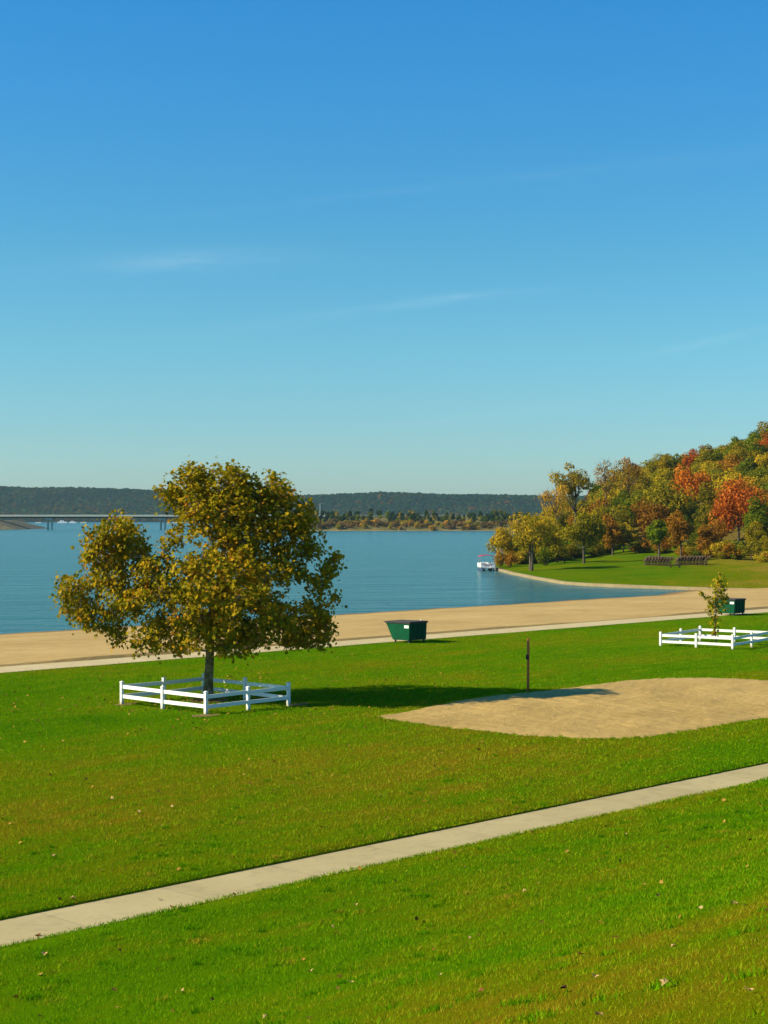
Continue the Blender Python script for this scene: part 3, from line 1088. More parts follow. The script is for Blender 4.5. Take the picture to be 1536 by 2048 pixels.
# ------------------------------------------------------------------ volleyball pole
p = at(1056, 1386)
root = empty('net_pole', p)
tag(root, 'rusty brown steel pole standing at the edge of the sand court', 'pole')
mb = MB()
mb.tube([(0, 0, -0.3), (0, 0, 0.6), (0.012, 0, 1.5), (0.006, 0, 2.36)], 0.056, 12)
po = mb.build('pole', M['rusty_steel'], root, smooth=True)
mb = MB(); mb.box((-0.035, -0.03, 1.58), (0.13, 0.12, 0.22)); mb.build('winch', M['dark_steel'], root, bev=0.015)
mb = MB(); mb.tube([(0.006, 0, 2.362), (0.006, 0, 2.40)], 0.062, 12); mb.build('cap', M['rusty_steel'], root, bev=0.006)

# ------------------------------------------------------------------ wooded headland on the right
WALL = 1.01 * np.array([(150, 118), (110, 142), (70, 168), (43.9, 185), (38, 188.6), (28.2, 198), (25.4, 201.5), (23.1, 207), (21.2, 222), (19.3, 243), (18.5, 261), (18.6, 266)])
SHORE = np.concatenate([WALL, np.array([(18.9, 272), (19.8, 290), (22, 310), (27, 340), (45, 410), (80, 520), (150, 640), (260, 700)])])


def resample(P_, step):
    out = []
    for a, b in zip(P_[:-1], P_[1:]):
        L = np.linalg.norm(b - a)
        k = max(1, int(L / step))
        for j in range(k):
            out.append(a + (b - a) * j / k)
    out.append(P_[-1])
    return np.array(out)


SH = resample(SHORE, 3.0)


def shore_dist(x, y):
    x = np.asarray(x, dtype=float)
    q = np.stack([x.ravel(), np.asarray(y, dtype=float).ravel()], -1)
    d = np.full(len(q), 1e9)
    for a, b in zip(SHORE[:-1], SHORE[1:]):
        ab = b - a
        f = np.clip(((q - a) @ ab) / (ab @ ab), 0, 1)
        d = np.minimum(d, np.linalg.norm(q - a - f[:, None] * ab, axis=1))
    return d.reshape(x.shape)


def smooth01(v_):
    v_ = np.clip(v_, 0, 1)
    return v_ * v_ * (3 - 2 * v_)


def head_z(x, y):
    x = np.asarray(x, dtype=float)
    y = np.asarray(y, dtype=float)
    d = shore_dist(x, y)
    z = -0.58 + 1.38 * (1 - np.exp(-d / 30)) + 0.010 * d
    rise = np.logaddexp(0, (x - 36) / 6) * 6 * 0.32
    h = np.minimum(rise, 31) * smooth01((y - 248) / 165) * (1 - 0.75 * smooth01((y - 500) / 160))
    return z + h + 0.12 * fbm(x, y, 51, 26, 3) * np.clip(d / 6, 0, 1)


def park_mat():
    m_, t, out = mat('park_grass')
    c = t.n('ShaderNodeTexCoord').outputs['Object']
    s_ = t.n('ShaderNodeSeparateXYZ', None, Vector=c).outputs
    big = t.noise(c, 0.045, 4, 0.6)
    mid = t.noise(t.scale(c, (1, 0.5, 1)), 0.35, 5, 0.65)
    fine = t.noise(c, 3.0, 4, 0.7)
    f = t.m('ADD', t.m('ADD', t.m('MULTIPLY', big, 0.5), t.m('MULTIPLY', mid, 0.35)), t.m('MULTIPLY', fine, 0.15))
    # parched towards the sand in the right foreground
    dry = t.remap(t.m('ADD', t.m('SUBTRACT', s_[0], t.m('MULTIPLY', s_[1], 0.15)), t.m('MULTIPLY', t.m('SUBTRACT', mid, 0.5), 10)), 4.0, 20.0, 0.0, 0.17)
    f = t.m('ADD', f, dry)
    col = t.ramp(f, [(0.36, (0.050, 0.135, 0.001)), (0.50, (0.090, 0.165, 0.001)), (0.60, (0.155, 0.170, 0.003)), (0.72, (0.25, 0.185, 0.02))])
    col = t.mix(t.remap(fine, 0.3, 0.7, 0.4, 0.0), col, (0.02, 0.045, 0.003))
    # leaf litter under the wood
    lit = t.remap(t.m('ADD', s_[2], t.m('MULTIPLY', t.m('SUBTRACT', mid, 0.5), 3)), 2.2, 3.6)
    col = t.mix(lit, col, (0.13, 0.10, 0.02))
    principled(t, out, col, 0.95, 0, bump(t, fine, 0.8, 0.3), 0.0)
    return m_


M['park'] = park_mat()
C0 = np.array([200.0, 360.0])
vr = np.concatenate([[0.0], np.linspace(0.012, 1, 90) ** 1.15])
SHF = resample(SHORE, 1.5)
V = []
for f in vr:
    q = SHF + (C0 - SHF) * f
    V.append(np.column_stack([q, head_z(q[:, 0], q[:, 1])]))
nn = len(SHF)
V = np.concatenate(V)
Fc = []
for a in range(len(vr) - 1):
    i = np.arange(nn - 1)
    Fc.append(np.stack([a * nn + i, (a + 1) * nn + i, (a + 1) * nn + i + 1, a * nn + i + 1], -1))
o = link('headland', np_mesh('headland', V, np.concatenate(Fc), M['park'], smooth=True))
o.data.flip_normals()
tag(o, kind='structure')

# concrete sea wall
WS = resample(WALL, 4.0)
Vw, Fw = [], []
dirs = np.gradient(WS, axis=0)
dirs /= np.linalg.norm(dirs, axis=1, keepdims=True)
nrmw = np.stack([-dirs[:, 1], dirs[:, 0]], -1)       # towards the water (walking north-west it lies left)
for k, (p, n2) in enumerate(zip(WS, nrmw)):
    a, b = p + n2 * 0.38, p - n2 * 0.12
    zt = -0.53 + 0.012 * math.sin(k * 1.7)
    Vw += [(a[0], a[1], -1.7), (a[0], a[1], zt), (b[0], b[1], zt), (b[0], b[1], -1.7)]
n4 = len(WS)
for k in range(n4 - 1):
    for q in range(4):
        Fw.append((k * 4 + q, k * 4 + (q + 1) % 4, (k + 1) * 4 + (q + 1) % 4, (k + 1) * 4 + q))
Fw += [(0, 1, 2, 3), tuple(4 * (n4 - 1) + q for q in (3, 2, 1, 0))]
mb = MB(); mb.add(Vw, Fw)
o = mb.build('sea_wall', M['wall_concrete'])
tag(o, 'long low concrete sea wall between the cove and the park grass', 'sea wall')

# ------------------------------------------------------------------ trees of the headland
FOL = {
    'yellow': leaf_mat('yellow_leaves', [(0.182, 0.158, 0.007), (0.378, 0.277, 0.011), (0.560, 0.356, 0.013)], 0.35),
    'olive': leaf_mat('olive_leaves', [(0.118, 0.124, 0.005), (0.247, 0.209, 0.006), (0.430, 0.295, 0.009)], 0.4),
    'green': leaf_mat('green_leaves', [(0.047, 0.085, 0.004), (0.118, 0.162, 0.005), (0.215, 0.218, 0.006)], 0.4),
    'orange': leaf_mat('orange_leaves', [(0.364, 0.112, 0.009), (0.602, 0.185, 0.011), (0.728, 0.290, 0.018)], 0.35),
    'red': leaf_mat('red_leaves', [(0.26, 0.060, 0.008), (0.40, 0.095, 0.010), (0.46, 0.16, 0.014)], 0.35),
    'brown': leaf_mat('brown_leaves', [(0.150, 0.072, 0.006), (0.290, 0.132, 0.009), (0.408, 0.201, 0.013)], 0.35),
    'bare': leaf_mat('sparse_leaves', [(0.257, 0.152, 0.013), (0.430, 0.248, 0.020), (0.579, 0.322, 0.026)], 0.4),
}


def crown_mesh(seed, h, rad, z0, nlobe, nleaf, lsize, shape='round', sparse=False):
    r_ = np.random.default_rng(seed)
    cz = (z0 + h) / 2
    hz = (h - z0) / 2
    cs, rs = [], []
    for i in range(nlobe):
        for _ in range(20):
            d = rand_dirs(1, r_)[0] * r_.uniform(0.35, 0.85)
            if shape == 'vase' and d[2] < 0 and math.hypot(d[0], d[1]) > 0.45: continue
            break
        tap = 1.0
        if shape == 'cone': tap = 1.0 - 0.75 * (d[2] * 0.5 + 0.5)
        if shape == 'oval': tap = 0.8
        cs.append((d[0] * rad * tap, d[1] * rad * tap, cz + d[2] * hz * 0.86))
        rs.append(rad * r_.uniform(0.26, 0.44) * (0.65 if sparse else 1.0) * (tap ** 0.5))
    cs.append((0, 0, cz)); rs.append(rad * (0.3 if sparse else 0.5))
    cs, rs = np.array(cs), np.array(rs)
    wts = rs ** 2 / np.sum(rs ** 2)
    idx = r_.choice(len(cs), nleaf, p=wts)
    d = rand_dirs(nleaf, r_)
    pos = cs[idx] + d * (rs[idx] * r_.uniform(0.35, 1.08, nleaf) ** 0.55)[:, None] * np.array([1, 1, 0.85])
    nrm = d + np.array([0, 0, 0.25]) + r_.standard_normal((nleaf, 3)) * 0.5
    pos[:, 2] = np.maximum(pos[:, 2], z0 * 0.7)
    V, Fc = leaf_cloud(pos, nrm, r_.uniform(0.6, 1.25, nleaf) * lsize, r_)
    lt = r_.uniform(0.25, 0.75, len(cs))
    tn = np.clip(lt[idx] + r_.normal(0, 0.17, nleaf), 0, 1)
    me_ = np_mesh('crown', V, Fc, FOL['olive'], tint=np.repeat(tn, 4))
    return me_, cs


def trunk_mesh(seed, h, z0, cs, r0, bare=False):
    r_ = random.Random(seed)
    mb = MB()
    top = Vector((r_.uniform(-0.4, 0.4), r_.uniform(-0.4, 0.4), h * 0.82))
    mid = Vector((r_.uniform(-0.3, 0.3), r_.uniform(-0.3, 0.3), h * 0.4))
    ax = bez(Vector((0, 0, -0.6)), mid, top, 7)
    mb.tube(ax, [r0 * 1.25, r0, r0 * 0.85, r0 * 0.7, r0 * 0.52, r0 * 0.35, r0 * 0.12], 7, cap=False)
    for c in cs[:14 if not bare else 40]:
        c = Vector(c)
        st = ax[max(1, min(5, int((c.z - 0.5 * math.hypot(c.x, c.y)) / h * 7)))]
        md = st.lerp(c, 0.5) + Vector((0, 0, -0.1 * (c - st).length))
        mb.tube(bez(st, md, c, 5), [r0 * 0.34, r0 * 0.28, r0 * 0.2, r0 * 0.13, r0 * 0.06], 4, cap=False)
        if bare:
            for _ in range(7):
                e = c + Vector((r_.uniform(-1, 1), r_.uniform(-1, 1), r_.uniform(0.0, 1.3))) * 1.1
                mb.tube([c, c.lerp(e, 0.5) + Vector((0, 0, 0.08)), e], [r0 * 0.1, r0 * 0.07, r0 * 0.035], 3, cap=False)
    me_ = bpy.data.meshes.new('trunk')
    me_.from_pydata(mb.v, [], mb.f)
    me_.materials.append(M['grey_bark'])
    return me_


PROTO = []
specs = [('round', 12.0, 4.6, 2.0), ('round', 11.0, 4.2, 1.6), ('oval', 14.0, 4.4, 2.4), ('oval', 13.0, 4.0, 2.2), ('vase', 13.0, 5.0, 3.0),
         ('round', 9.5, 4.0, 1.2), ('cone', 13.5, 4.2, 1.8), ('round', 13.0, 5.2, 2.2), ('oval', 11.5, 3.5, 1.5), ('vase', 12.0, 4.6, 2.6)]
for i, (sh, h, rad, z0) in enumerate(specs):
    z0 *= 0.45
    rad *= 1.1
    cm, cs = crown_mesh(100 + i, h, rad, z0, 20, 3400, 0.46, sh)
    PROTO.append((cm, trunk_mesh(200 + i, h, z0, cs, 0.22), h, rad))
LAWN = []
for i, (sh, h, rad, z0) in enumerate([('round', 10.5, 4.7, 2.7), ('round', 9.0, 4.0, 2.1), ('oval', 8.0, 2.6, 1.6)]):
    cm, cs = crown_mesh(140 + i, h, rad, z0, 18, 3000, 0.42, sh)
    LAWN.append((cm, trunk_mesh(240 + i, h, z0, cs, 0.22), h, rad))
SPARSE = []
for i, (h, rad, z0, nl) in enumerate([(15.5, 4.8, 4.0, 2300), (14.5, 3.6, 5.0, 520), (16.0, 4.6, 4.0, 1300)]):
    cm, cs = crown_mesh(300 + i, h, rad, z0, 22, nl, 0.36, 'vase', True)
    SPARSE.append((cm, trunk_mesh(310 + i, h, z0, cs, 0.24, True), h, rad))
SHRUB = []
for i, (h, rad) in enumerate([(2.6, 2.0), (3.4, 2.2), (2.0, 2.3), (4.4, 2.4)]):
    cm, cs = crown_mesh(330 + i, h, rad, 0.1, 12, 900, 0.34)
    SHRUB.append((cm, trunk_mesh(340 + i, h, 0.2, cs, 0.06), h, rad))


def plant(name, proto, x, y, sc, colour, label, cat, group=None, rz=None, z=None, scz=None):
    z = float(head_z(x, y)) if z is None else z
    root = empty(name, (x, y, z), rnd.uniform(0, 6.28) if rz is None else rz)
    root.scale = (sc, sc, scz or sc)
    tag(root, label, cat, group)
    c = link('crown', proto[0], root)
    c.material_slots[0].link = 'OBJECT'
    c.material_slots[0].material = FOL[colour]
    link('trunk', proto[1], root)
    return root


def loc_at(px, D):
    return (px - CX) / F * D, D


NAMED = []      # px, distance, proto, scale, scale z, colour, label


def named(px, D, proto, sc, colour, label, scz=None, name='deciduous_tree', cat='tree'):
    x, y = loc_at(px, D)
    NAMED.append((x, y, proto[3] * sc))
    plant(name, proto, x, y, sc, colour, label, cat, None, scz=scz)


# trees that stand out in the photograph
named(1062, 247, LAWN[0], 0.92, 'yellow', 'bright yellow spreading tree with several trunks on the park grass near the boat', 0.92)
named(1168, 266, LAWN[1], 0.95, 'olive', 'yellow green round tree with bare grey trunk standing alone on the park grass', 1.0)
named(1317, 262, LAWN[2], 0.95, 'green', 'small dark green young tree rising behind the stacked picnic tables', 1.0)
named(1376, 345, PROTO[0], 0.92, 'orange', 'vivid orange tree glowing halfway up the wooded hill', 1.25)
named(1478, 286, PROTO[7], 1.12, 'red', 'large orange red tree at the right on the lower slope', 1.16)
named(1515, 272, PROTO[6], 0.92, 'green', 'dark green tree standing in front of the large red tree', 0.82)
named(1150, 322, SPARSE[0], 1.22, 'yellow', 'tall open crowned yellow tree rising highest at the left of the wood', 1.28)
named(1212, 345, SPARSE[1], 1.0, 'bare', 'nearly leafless grey tree on the skyline of the wood', 1.3)
named(1256, 350, SPARSE[2], 0.95, 'bare', 'thin crowned pale tree on the skyline right of the leafless one', 1.15)
named(1112, 300, SPARSE[2], 0.85, 'bare', 'slanting half bare tan tree at the left edge of the wood', 0.98)
named(1225, 292, PROTO[8], 0.75, 'brown', 'narrow rust brown tree at the foot of the wood behind the grass', 0.75)
named(1362, 276, PROTO[3], 0.72, 'brown', 'dark brown tree low on the slope right of the small green tree', 0.72)
named(1424, 270, PROTO[1], 0.62, 'brown', 'low dull brown tree at the wood edge above the parched grass', 0.62)
named(1010, 283, PROTO[5], 0.72, 'yellow', 'golden leaning waterside tree at the tip of the headland', 0.80)
named(1096, 274, PROTO[1], 0.80, 'olive', 'olive tree just behind the bright yellow tree by the shore', 0.75)

EDGE_X = [15, 30, 38, 44, 50, 54, 60, 80, 120]
EDGE_Y = [274, 285, 296, 302, 286, 268, 248, 226, 200]
LAB = {
    'yellow': ('golden yellow autumn tree', 'golden trees'), 'olive': ('dull olive green tree', 'olive trees'),
    'green': ('dark green tree still in leaf', 'dark green trees'), 'orange': ('orange autumn tree', 'orange trees'),
    'red': ('deep red autumn tree', 'red trees'), 'brown': ('russet brown autumn tree', 'russet trees')}
ntree = 0
gx = np.arange(14, 150, 6.6)
gy = np.arange(262, 500, 8.2)
for iy, yy in enumerate(gy):
    for xx in gx:
        x = xx + rnd.uniform(-2.8, 2.8) + (3.6 if iy % 2 else 0)
        y = yy + rnd.uniform(-3, 3)
        if y < np.interp(x, EDGE_X, EDGE_Y) + 2 or x > 0.252 * y + 3: continue
        d = float(shore_dist(x, y))
        if d < 2.5 or x < np.interp(y, SHORE[8:, 1], SHORE[8:, 0]) + 2: continue
        if x > 95 and y > 470: continue
        if any(math.hypot(x - a, y - b) < 0.75 * r_ + 1.2 for a, b, r_ in NAMED): continue
        px = CX + F * x / y
        depth = y - np.interp(x, EDGE_X, EDGE_Y)
        # colours drift across the hill as in the photograph
        if px < 1110: wts = dict(yellow=5, olive=3, green=0.3, orange=0.1, red=0, brown=1)
        elif px < 1290: wts = dict(yellow=2.4, olive=7, green=2.6, orange=0, red=0.1, brown=1.2)
        elif depth < 60: wts = dict(yellow=1.4, olive=6, green=2.4, orange=0.1, red=0.1, brown=2.2)
        else: wts = dict(yellow=0.5, olive=5.5, green=5, orange=0.1, red=0.35, brown=1.4)
        ks = list(wts)
        colr = rnd.choices(ks, [wts[k] for k in ks])[0]
        pr = rnd.choice(PROTO)
        zone = 'at the foot of the wooded hill' if depth < 18 else ('on the upper slope of the wooded hill' if depth > 85 else 'halfway up the wooded hill')
        sc = rnd.uniform(0.72, 1.0)
        if 1200 < px < 1350 and depth > 60: sc *= 1.15
        if 1335 < px < 1420 and y < 345: sc *= 0.62
        if 1420 < px < 1536 and y < 286: sc *= 0.6
        # small growth at the edge of the wood and by the water
        if depth < 16: sc *= rnd.uniform(0.55, 0.8)
        if x < 32: sc *= 0.72
        plant('deciduous_tree', pr, x, y, sc, colr, LAB[colr][0] + ' ' + zone, 'tree', LAB[colr][1] + ' ' + zone, scz=sc * rnd.uniform(0.84, 1.0))
        ntree += 1
print('hill trees', ntree)
nshrub = 0
for i in range(90):
    x = rnd.uniform(17, 66)
    y = np.interp(x, EDGE_X, EDGE_Y) + rnd.uniform(-2.5, 5)
    if x < 21.0 or x > 0.25 * y or float(shore_dist(x, y)) < 1.5: continue
    px = CX + F * x / y
    if 1225 < px < 1262 : continue
    colr = rnd.choices(['olive', 'green', 'brown', 'yellow'], [4, 2.2, 3.0 if px > 1340 else 1.0, 1.2])[0]
    nm = {'olive': 'olive green', 'green': 'dark green', 'brown': 'russet brown', 'yellow': 'yellow green'}[colr]
    pl = 'along the left part of the wood edge' if px < 1240 else 'along the right part of the wood edge'
    sc = rnd.uniform(0.7, 1.15)
    plant('shrub', rnd.choice(SHRUB), x, y, sc, colr, '%s shrub %s' % (nm, pl), 'shrub', '%s shrubs %s' % (nm, pl), scz=sc * rnd.uniform(0.6, 0.95))
    nshrub += 1
# shrubs hanging over the water at the tip
for px, D, sc, colr, lab in [(1000, 272, 0.85, 'bare', 'tan bush hanging over the water beside the boat'),
                             (1022, 268, 0.75, 'brown', 'low russet bush on the bank right behind the boat'),
                             (1090, 266, 0.9, 'green', 'dark bush in the shade behind the bright yellow tree')]:
    x, y = loc_at(px, D)
    x = max(x, 19.6)
    plant('shrub', SHRUB[1], x, y, sc, colr, lab, 'shrub')
print('shrubs', nshrub)

# extra trunks of the yellow tree: it grows as a clump
for dx_ in (-0.55, 0.75):
    x, y = loc_at(1062, 247)
    t0 = [o_ for o_ in SC.collection.objects if o_.name.startswith('deciduous_tree') and abs(o_.location.x - x) < 0.01][0]
    mb = MB()
    mb.tube(bez(Vector((dx_ * 0.6, dx_ * 0.3, -0.5)), Vector((dx_ * 0.9, dx_ * 0.3, 2.5)), Vector((dx_ * 2.2, dx_ * 0.5, 5.5)), 6), [0.24, 0.2, 0.17, 0.13, 0.1, 0.05], 7)
    mb.build('trunk', M['grey_bark'], t0, smooth=True)


# ------------------------------------------------------------------ picnic tables stacked on their sides
def make_table(name):
    root = empty(name)
    t = MB()
    for k in range(5):
        t.box((-0.30 + 0.15 * k, 0, 0.74), (0.138, 1.85, 0.042))
    t.build('top', M['weathered_wood'], root)
    for sx in (-1, 1):
        b = MB()
        for k in (-1, 1):
            b.box((sx * (0.66 + 0.072 * k), 0, 0.45), (0.135, 1.85, 0.042))
        b.build('bench', M['weathered_wood'], root)
    for sy in (-1, 1):
        f = MB()
        y = sy * 0.62
        for sx in (-1, 1):
            f.beam((sx * 0.60, y + 0.025 * sx, 0.0), (sx * 0.24, y + 0.025 * sx, 0.718), 0.045, 0.095, Vector((0, 1, 0)))
        f.beam((-0.78, y + sy * 0.07, 0.40), (0.78, y + sy * 0.07, 0.40), 0.045, 0.09)
        f.beam((-0.36, y + sy * 0.07, 0.67), (0.36, y + sy * 0.07, 0.67), 0.045, 0.09)
        f.build('leg_frame', M['weathered_wood'], root)
    return root


def place_table(o_, px, py, tilt, rz, label, group=None):
    p_ = None
    D = 235.0
    for _ in range(6):
        x = (px - CX) / F * D
        z = float(head_z(x, D))
        D = (CAM_Z - z) * F / (py - HY)
    x = (px - CX) / F * D
    z = float(head_z(x, D))
    if tilt:
        low = min((Matrix.Rotation(tilt, 3, 'Y') @ Vector(q)).z for q in ((-0.80, 0, 0.40), (0.80, 0, 0.40), (0.80, 0, 0.47), (-0.8, 0, 0.47), (0.38, 0, 0.76), (0.6, 0, 0)))
        z -= low
    o_.location = (x, D, z)
    o_.rotation_euler = Matrix.Rotation(rz, 4, 'Z').to_euler() if not tilt else (Matrix.Rotation(rz, 4, 'Z') @ Matrix.Rotation(tilt, 4, 'Y')).to_euler()
    tag(o_, label, 'picnic table', group)


tab = make_table('picnic_table')
first = True
ntab = 0
for g, (pa, pb, n, lab) in enumerate([(1299, 1346, 9, 'brown wooden picnic table tipped on its side in the left row of tables'),
                                      (1362, 1417, 10, 'brown wooden picnic table tipped on its side in the right row of tables')]):
    for k in range(n):
        o_ = tab if first else copy_tree(tab)
        first = False
        place_table(o_, pa + (pb - pa) * k / (n - 1), 1129.5 + 0.25 * k * (g == 0), R(-57) + rnd.uniform(-0.05, 0.05), R(rnd.uniform(-4, 4)), lab,
                    'tipped tables of the left row' if g == 0 else 'tipped tables of the right row')
        ntab += 1
for px, py, rz, lab in [(1350, 1136, R(70), 'brown picnic table standing upright between the two rows of tipped tables'),
                        (1404, 1131.5, R(76), 'brown picnic table standing upright in front of the right row of tipped tables')]:
    o_ = copy_tree(tab)
    place_table(o_, px, py, 0, rz, lab)
    o_.pop('group', None)
# one far to the left under the trees
o_ = copy_tree(tab)
place_table(o_, 1122, 1126, 0, R(75), 'lone picnic table in the shade of the yellow tree')
o_.pop('group', None)

# ------------------------------------------------------------------ pontoon boat
bx, by = loc_at(972.5, 264)
root = empty('pontoon_boat', (bx, by, WATER), R(2))
tag(root, 'white pontoon boat with red canopy moored at the tip of the headland', 'boat')
for sx in (-1, 1):
    m1 = MB()
    m1.tube([(sx * 0.85, -3.2, 0.22), (sx * 0.85, -2.9, 0.12), (sx * 0.85, -2.3, 0.08), (sx * 0.85, 2.9, 0.08)], [0.04, 0.2, 0.30, 0.30], 14)
    m1.build('pontoon', M['boat_blue'], root, smooth=True)
m1 = MB(); m1.box((0, 0, 0.44), (2.4, 6.0, 0.10)); m1.build('deck', M['boat_metal'], root, bev=0.015)
for c_, s_ in [((-1.17, 0, 0.86), (0.05, 5.6, 0.64)), ((1.17, 0, 0.86), (0.05, 5.6, 0.64)), ((-0.76, -2.80, 0.86), (0.76, 0.05, 0.64)), ((0.76, -2.80, 0.86), (0.76, 0.05, 0.64)),
               ((0, 2.80, 0.86), (2.28, 0.05, 0.64))]:
    m1 = MB(); m1.box(c_, (s_[0], s_[1], s_[2])); pn = m1.build('side_panel', M['boat_white'], root, bev=0.012)
    if s_[1] < 0.1:
        m1 = MB(); m1.box((c_[0], c_[1] - 0.04, 1.21), (s_[0], 0.05, 0.05)); m1.build('rail', M['boat_metal'], pn)
m1 = MB(); m1.box((0, -2.79, 0.83), (0.70, 0.04, 0.56)); m1.build('gate', M['boat_white'], root, bev=0.01)
# red stripe across the bow panels
m1 = MB()
m1.beam((-0.62, -2.832, 0.98), (-0.1, -2.832, 0.88), 0.012, 0.13)
m1.beam((0.1, -2.832, 0.90), (0.6, -2.832, 1.02), 0.012, 0.13)
m1.build('stripe', M['boat_red'], root)
for c_, s_ in [((-0.75, -1.6, 0.72), (0.65, 1.7, 0.44)), ((0.75, -1.6, 0.72), (0.65, 1.7, 0.44)), ((-0.2, 2.2, 0.72), (1.7, 0.65, 0.44))]:
    m1 = MB(); m1.box(c_, s_); m1.box((c_[0] + (0.27 if c_[0] > 0 else -0.27) * (s_[1] > 1), c_[1] + 0.28 * (s_[1] < 1), 1.08), (0.12 if s_[1] > 1 else s_[0], s_[1] if s_[1] > 1 else 0.12, 0.36))
    m1.build('bench_seat', M['boat_white'], root, bev=0.04)
m1 = MB(); m1.box((0.55, 0.5, 0.86), (0.6, 0.55, 0.75)); m1.build('helm_console', M['boat_white'], root, bev=0.05)
mt = MB(); mt.box((0, 3.15, 0.55), (0.42, 0.45, 0.75)); mt.box((0, 3.2, -0.05), (0.16, 0.2, 0.6)); mt.build('outboard_motor', M['black_plastic'], root, bev=0.05)
cp = MB()
rows = []
nx_ = 10
for j, yy in enumerate(np.linspace(-1.9, 1.7, 6)):
    for i in range(nx_ + 1):
        f = i / nx_ * 2 - 1
        rows.append((f * 1.22, yy, 2.50 - 0.20 * abs(f) ** 2.6 + 0.03 * math.sin(j * 1.9)))
top = list(rows)
bot = [(x, y, z - 0.045) for x, y, z in rows]
w_ = nx_ + 1
fc = []
for j in range(5):
    for i in range(nx_):
        a = j * w_ + i
        fc.append((a, a + 1, a + 1 + w_, a + w_))
        fc.append(tuple(k + 66 for k in (a, a + w_, a + 1 + w_, a + 1)))
for i in range(nx_):
    fc.append((i, i + 66, i + 67, i + 1)); a = 5 * w_ + i; fc.append((a, a + 1, a + 67, a + 66))
for j in range(5):
    a = j * w_; fc.append((a, a + w_, a + w_ + 66, a + 66)); a += nx_; fc.append((a, a + 66, a + w_ + 66, a + w_))
cp.add(top + bot, fc)
cp.build('canopy', M['boat_red'], root, smooth=True)
for sx in (-1, 1):
    for (y0, y1) in ((-0.2, -1.75), (-0.1, 1.6), (-1.9, -1.8)):
        m1 = MB(); m1.tube([(sx * 1.17, y0, 1.18), (sx * 1.20, y1, 2.27)], 0.022, 8); m1.build('canopy_strut', M['boat_metal'], root)

# ------------------------------------------------------------------ bridge, causeway, far shore
BD = 1190.0


def ztop(py, D):
    return CAM_Z + (HY - py) / F * D


root = empty('road_bridge', ((170 - CX) / F * BD, BD, WATER))
tag(root, 'long flat concrete road bridge on twin column piers across the lake', 'bridge')
ox = root.location.x
x0, x1 = (-60 - CX) / F * BD - ox, (655 - CX) / F * BD - ox
zt = ztop(1029.5, BD) - WATER
mb = MB(); mb.box(((x0 + x1) / 2, 0, zt - 1.15), (x1 - x0, 11.0, 0.5)); mb.build('deck', M['bridge_concrete'], root)
for yy in (-4, -1.3, 1.3, 4):
    mb = MB(); mb.box(((x0 + x1) / 2, yy, zt - 2.0), (x1 - x0, 0.5, 1.2)); mb.build('girder', M['dark_steel'], root)
for yy in (-5.3, 5.3):
    mb = MB(); mb.box(((x0 + x1) / 2, yy, zt - 0.45), (x1 - x0, 0.35, 0.9)); mb.build('parapet', M['bridge_rail'], root)
for px in (100, 326, 552):
    xc = (px - CX) / F * BD - ox
    cap = MB(); cap.box((xc, 0, zt - 3.05), (5.4, 9.6, 0.9)); pr = cap.build('pier', M['bridge_concrete'], root, bev=0.1)
    for q in (-1, 1):
        cm_ = MB(); cm_.tube([(xc + q * 1.75, -q * 1.5, -4), (xc + q * 1.75, -q * 1.5, zt - 3.5)], 0.72, 12); cm_.build('column', M['bridge_concrete'], pr)


def bank_mat():
    m_, t, out = mat('bank_ground')
    c = t.n('ShaderNodeTexCoord').outputs['Object']
    n1 = t.noise(c, 0.05, 5, 0.65)
    n2 = t.noise(c, 0.5, 4, 0.7)
    s_ = t.n('ShaderNodeSeparateXYZ', None, Vector=c).outputs
    col = t.ramp(t.m('ADD', t.m('MULTIPLY', n1, 0.6), t.m('MULTIPLY', n2, 0.4)), [(0.36, (0.06, 0.075, 0.015)), (0.5, (0.12, 0.11, 0.025)), (0.64, (0.20, 0.145, 0.05))])
    col = t.mix(t.remap(t.m('ADD', s_[2], t.m('MULTIPLY', t.m('SUBTRACT', n2, 0.5), 1.5)), WATER + 0.3, WATER + 0.9, 0.7, 0.0), col, (0.22, 0.18, 0.10))
    principled(t, out, col, 0.95, 0, bump(t, n2, 0.8, 1.0), 0.1)
    return m_


M['bank'] = bank_mat()


def ridge_sheet(name, xs, ys, zf, m_):
    X, Y = np.meshgrid(xs, ys)
    V = np.stack([X, Y, zf(X, Y)], -1).reshape(-1, 3)
    nx, ny = len(xs), len(ys)
    i = np.arange(nx - 1)[None, :] + nx * np.arange(ny - 1)[:, None]
    Fq = np.stack([i, i + 1, i + 1 + nx, i + nx], -1).reshape(-1, 4)
    ob = link(name, np_mesh(name, V, Fq, m_, smooth=True))
    tag(ob, kind='structure')
    return ob


# causeway right of the bridge
CW0 = 1036.0


def cause_z(x, y):
    front = CW0 + 0.25 * np.maximum(0, -x - 25) + 4 * fbm(x, x * 0, 61, 90, 3)
    d = y - front
    left_end = smooth01((x + 110) / 22)
    z = np.interp(d, [-40, -3, 0, 10, 60, 120, 150, 175, 210], [-3, -1.6, WATER, 0.9, 3.4, 6.0, 8.7, 8.7, -3])
    return np.where(left_end < 1, z * left_end - 3 * (1 - left_end), z) + 0.2 * fbm(x, y, 62, 30, 2)


ridge_sheet('causeway', np.arange(-140, 420, 3.0), CW0 + np.arange(-44, 215, 4.0), cause_z, M['bank'])


# rocky bank at the far left carrying the bridge
def left_z(x, y):
    e = (86 - CX) / F * 1235
    d = np.minimum((e - x) * 0.30, 30)
    d2 = np.minimum(y - 1148, 1260 - y) * 0.45
    return np.minimum(np.minimum(d, d2) - 1.0, ztop(1041, BD)) + 0.25 * fbm(x, y, 64, 9, 3)


ridge_sheet('left_bank', np.arange(-420, -230, 2.0), np.arange(1140, 1270, 2.5), left_z, M['rock'])

